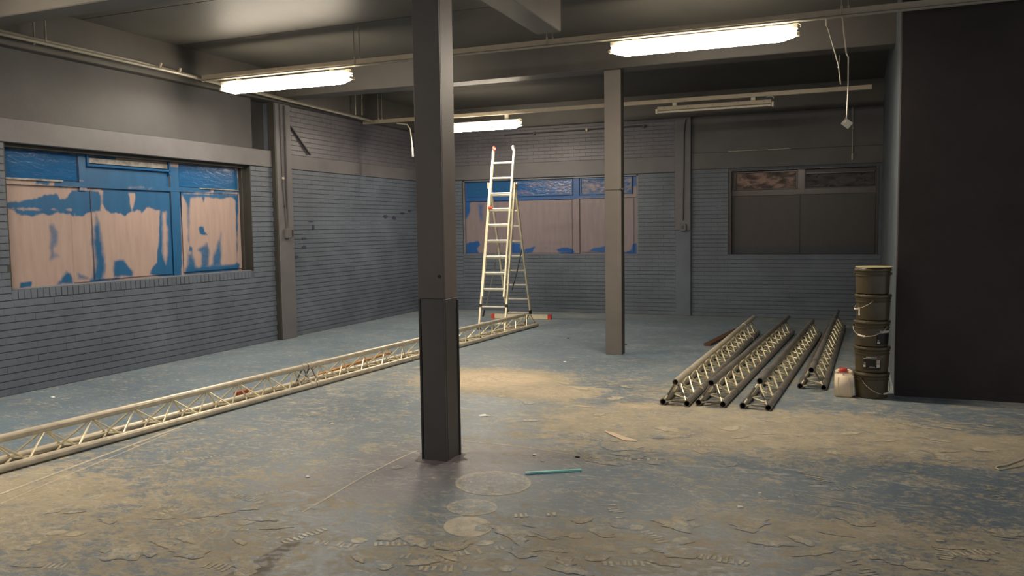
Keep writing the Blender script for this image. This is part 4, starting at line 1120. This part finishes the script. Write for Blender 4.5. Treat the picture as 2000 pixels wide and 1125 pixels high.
def footprints():
    polys = []
    spots = []
    rnd = random.Random(3)
    fixed = [(1075, 1048, .3), (1120, 1045, -.5), (1165, 1035, .1), (1240, 1030, .2), (1190, 1070, -.3), (950, 1060, .8), (935, 1075, .7), (1230, 1100, .4), (1280, 1050, -.8), (830, 1090, .1),
             (870, 1110, .3), (780, 1060, .5), (700, 1055, -.2), (650, 1062, .1), (990, 1110, .2), (850, 1062, .2), (1250, 1075, 1.0), (1330, 1055, .9), (1350, 1025, .5),
             (60, 1060, .6), (110, 1040, .4), (190, 970, .8), (300, 990, .5), (365, 1020, 1.2), (480, 1020, .6), (440, 1035, .4), (90, 1105, .3), (330, 885, .9), (395, 895, 1.1), (540, 960, .9), (610, 990, .8),
             (1150, 860, .3), (1120, 880, .2), (1330, 850, .5), (1380, 870, .2), (1260, 880, .1), (1450, 860, .3), (1560, 850, .1), (1700, 860, .2), (1420, 905, .4), (1620, 985, .1), (1520, 970, .6), (1660, 1070, .3), (1740, 1090, .2), (1900, 1080, .5)]
    for _ in range(34):
        fixed.append((rnd.uniform(20, 1980), rnd.uniform(800, 1120), rnd.uniform(-1.2, 1.6)))
    for (x, y, a) in fixed:
        p = at_z(x, y); L = .27; W = .095
        if x < 620 and y < 940-.22*x: continue
        ca, sa = math.cos(a), math.sin(a); k0 = rnd.random()
        def T(u, v): return (p.x+u*ca-v*sa, p.y+u*sa+v*ca)
        lugs = 9 if k0 < .55 else 0
        cv = rnd.uniform(.45, .8) if y < 1000 else rnd.uniform(.7, .95)
        if lugs:
            for i in range(lugs):
                t = (i+.5)/lugs
                if rnd.random() < .25: continue
                u = (t-.5)*L; hw = W/2*(.75+.35*math.sin(math.pi*min(1, t*1.1)))*(0.8 if .25 < t < .5 else 1)
                sk = rnd.uniform(-.006, .006); h_ = L/lugs*.31
                lo = -hw*rnd.uniform(.5, 1); hi = hw*rnd.uniform(.5, 1)
                polys.append(([T(u-h_+sk, lo), T(u+h_, lo), T(u+h_+sk*2, hi), T(u-h_, hi)], cv))
        else:
            n = 16; part = rnd.uniform(.35, .6)
            polys.append(([T(math.cos(2*math.pi*k/n)*L*part*.5*rnd.uniform(.8, 1.1), math.sin(2*math.pi*k/n)*W*.5*rnd.uniform(.75, 1.1)) for k in range(n)], cv*.85))
    def blotch(x, y, rx, ry, cv):
        p = at_z(x, y); q = at_z(x+rx, y); sx = (q-p).length; sy = sx*rnd.uniform(.45, .8); a = rnd.uniform(-.9, .9); n = 18; ph = rnd.uniform(0, 6)
        pts = []
        for k in range(n):
            t = 2*math.pi*k/n; r = 1+.28*math.sin(2*t+ph)+.18*math.sin(5*t+ph*2)+rnd.uniform(-.1, .1)
            u, v = sx*r*math.cos(t), sy*r*math.sin(t); pts.append((p.x+u*math.cos(a)-v*math.sin(a), p.y+u*math.sin(a)+v*math.cos(a)))
        polys.append((pts, cv))
    for (x0, x1, y0, y1, cnt) in ((930, 1420, 1015, 1120, 22), (640, 900, 1040, 1120, 9), (1430, 1980, 1010, 1120, 16), (1150, 1560, 800, 905, 20), (1560, 1960, 830, 900, 12), (20, 560, 960, 1110, 16), (940, 1250, 730, 830, 14)):
        for _ in range(cnt):
            y = rnd.uniform(y0, y1); sc_ = (y-440)/660
            blotch(rnd.uniform(x0, x1), y, rnd.uniform(16, 46)*sc_, 0, rnd.uniform(.42, .82))
    flat('footprint', polys)
footprints()
def strip(name, pts, w_, cov=1.0, z=.0009):
    P = [Vector((*P2(x, y), 0)) for x, y in pts]; vs = []; cv = []
    for i, p in enumerate(P):
        d = (P[min(i+1, len(P)-1)]-P[max(i-1, 0)]).normalized(); nrm = Vector((-d.y, d.x, 0))
        for s, c in ((-1, 0), (-.5, cov), (.5, cov), (1, 0)):
            q = p+nrm*w_*s*random.uniform(.8, 1.2); vs.append((q.x, q.y, z)); cv.append(c)
    fs = []
    for i in range(len(P)-1):
        for k in range(3): a = i*4+k; fs.append((a, a+4, a+5, a+1))
    me = bpy.data.meshes.new(name); me.from_pydata(vs, [], fs); me.update()
    set_floor(me, cv)
    link(name, me, FLOOR)
strip('tape_mark', [(0, 965), (160, 905), (320, 846), (440, 801), (560, 758)], .018, .9)
strip('tape_mark', [(0, 984), (120, 933), (240, 884), (330, 846)], .012, .8)
strip('scratch_mark', [(590, 1000), (640, 972), (690, 942), (730, 920), (770, 900), (815, 880)], .012, .9)
strip('scratch_mark', [(908, 862), (970, 867), (1040, 876), (1110, 886)], .008, .9)
strip('scratch_mark', [(1560, 963), (1620, 975), (1700, 990)], .008, .8)
strip('scratch_mark', [(180, 915), (260, 912), (330, 906)], .008, .8)
flat('stain_mark', [([P2(*q) for q in ((422, 1132), (480, 1101), (530, 1075), (556, 1060), (600, 1052), (586, 1063), (560, 1080), (545, 1096), (520, 1132))], 1.0)], True, .0007)
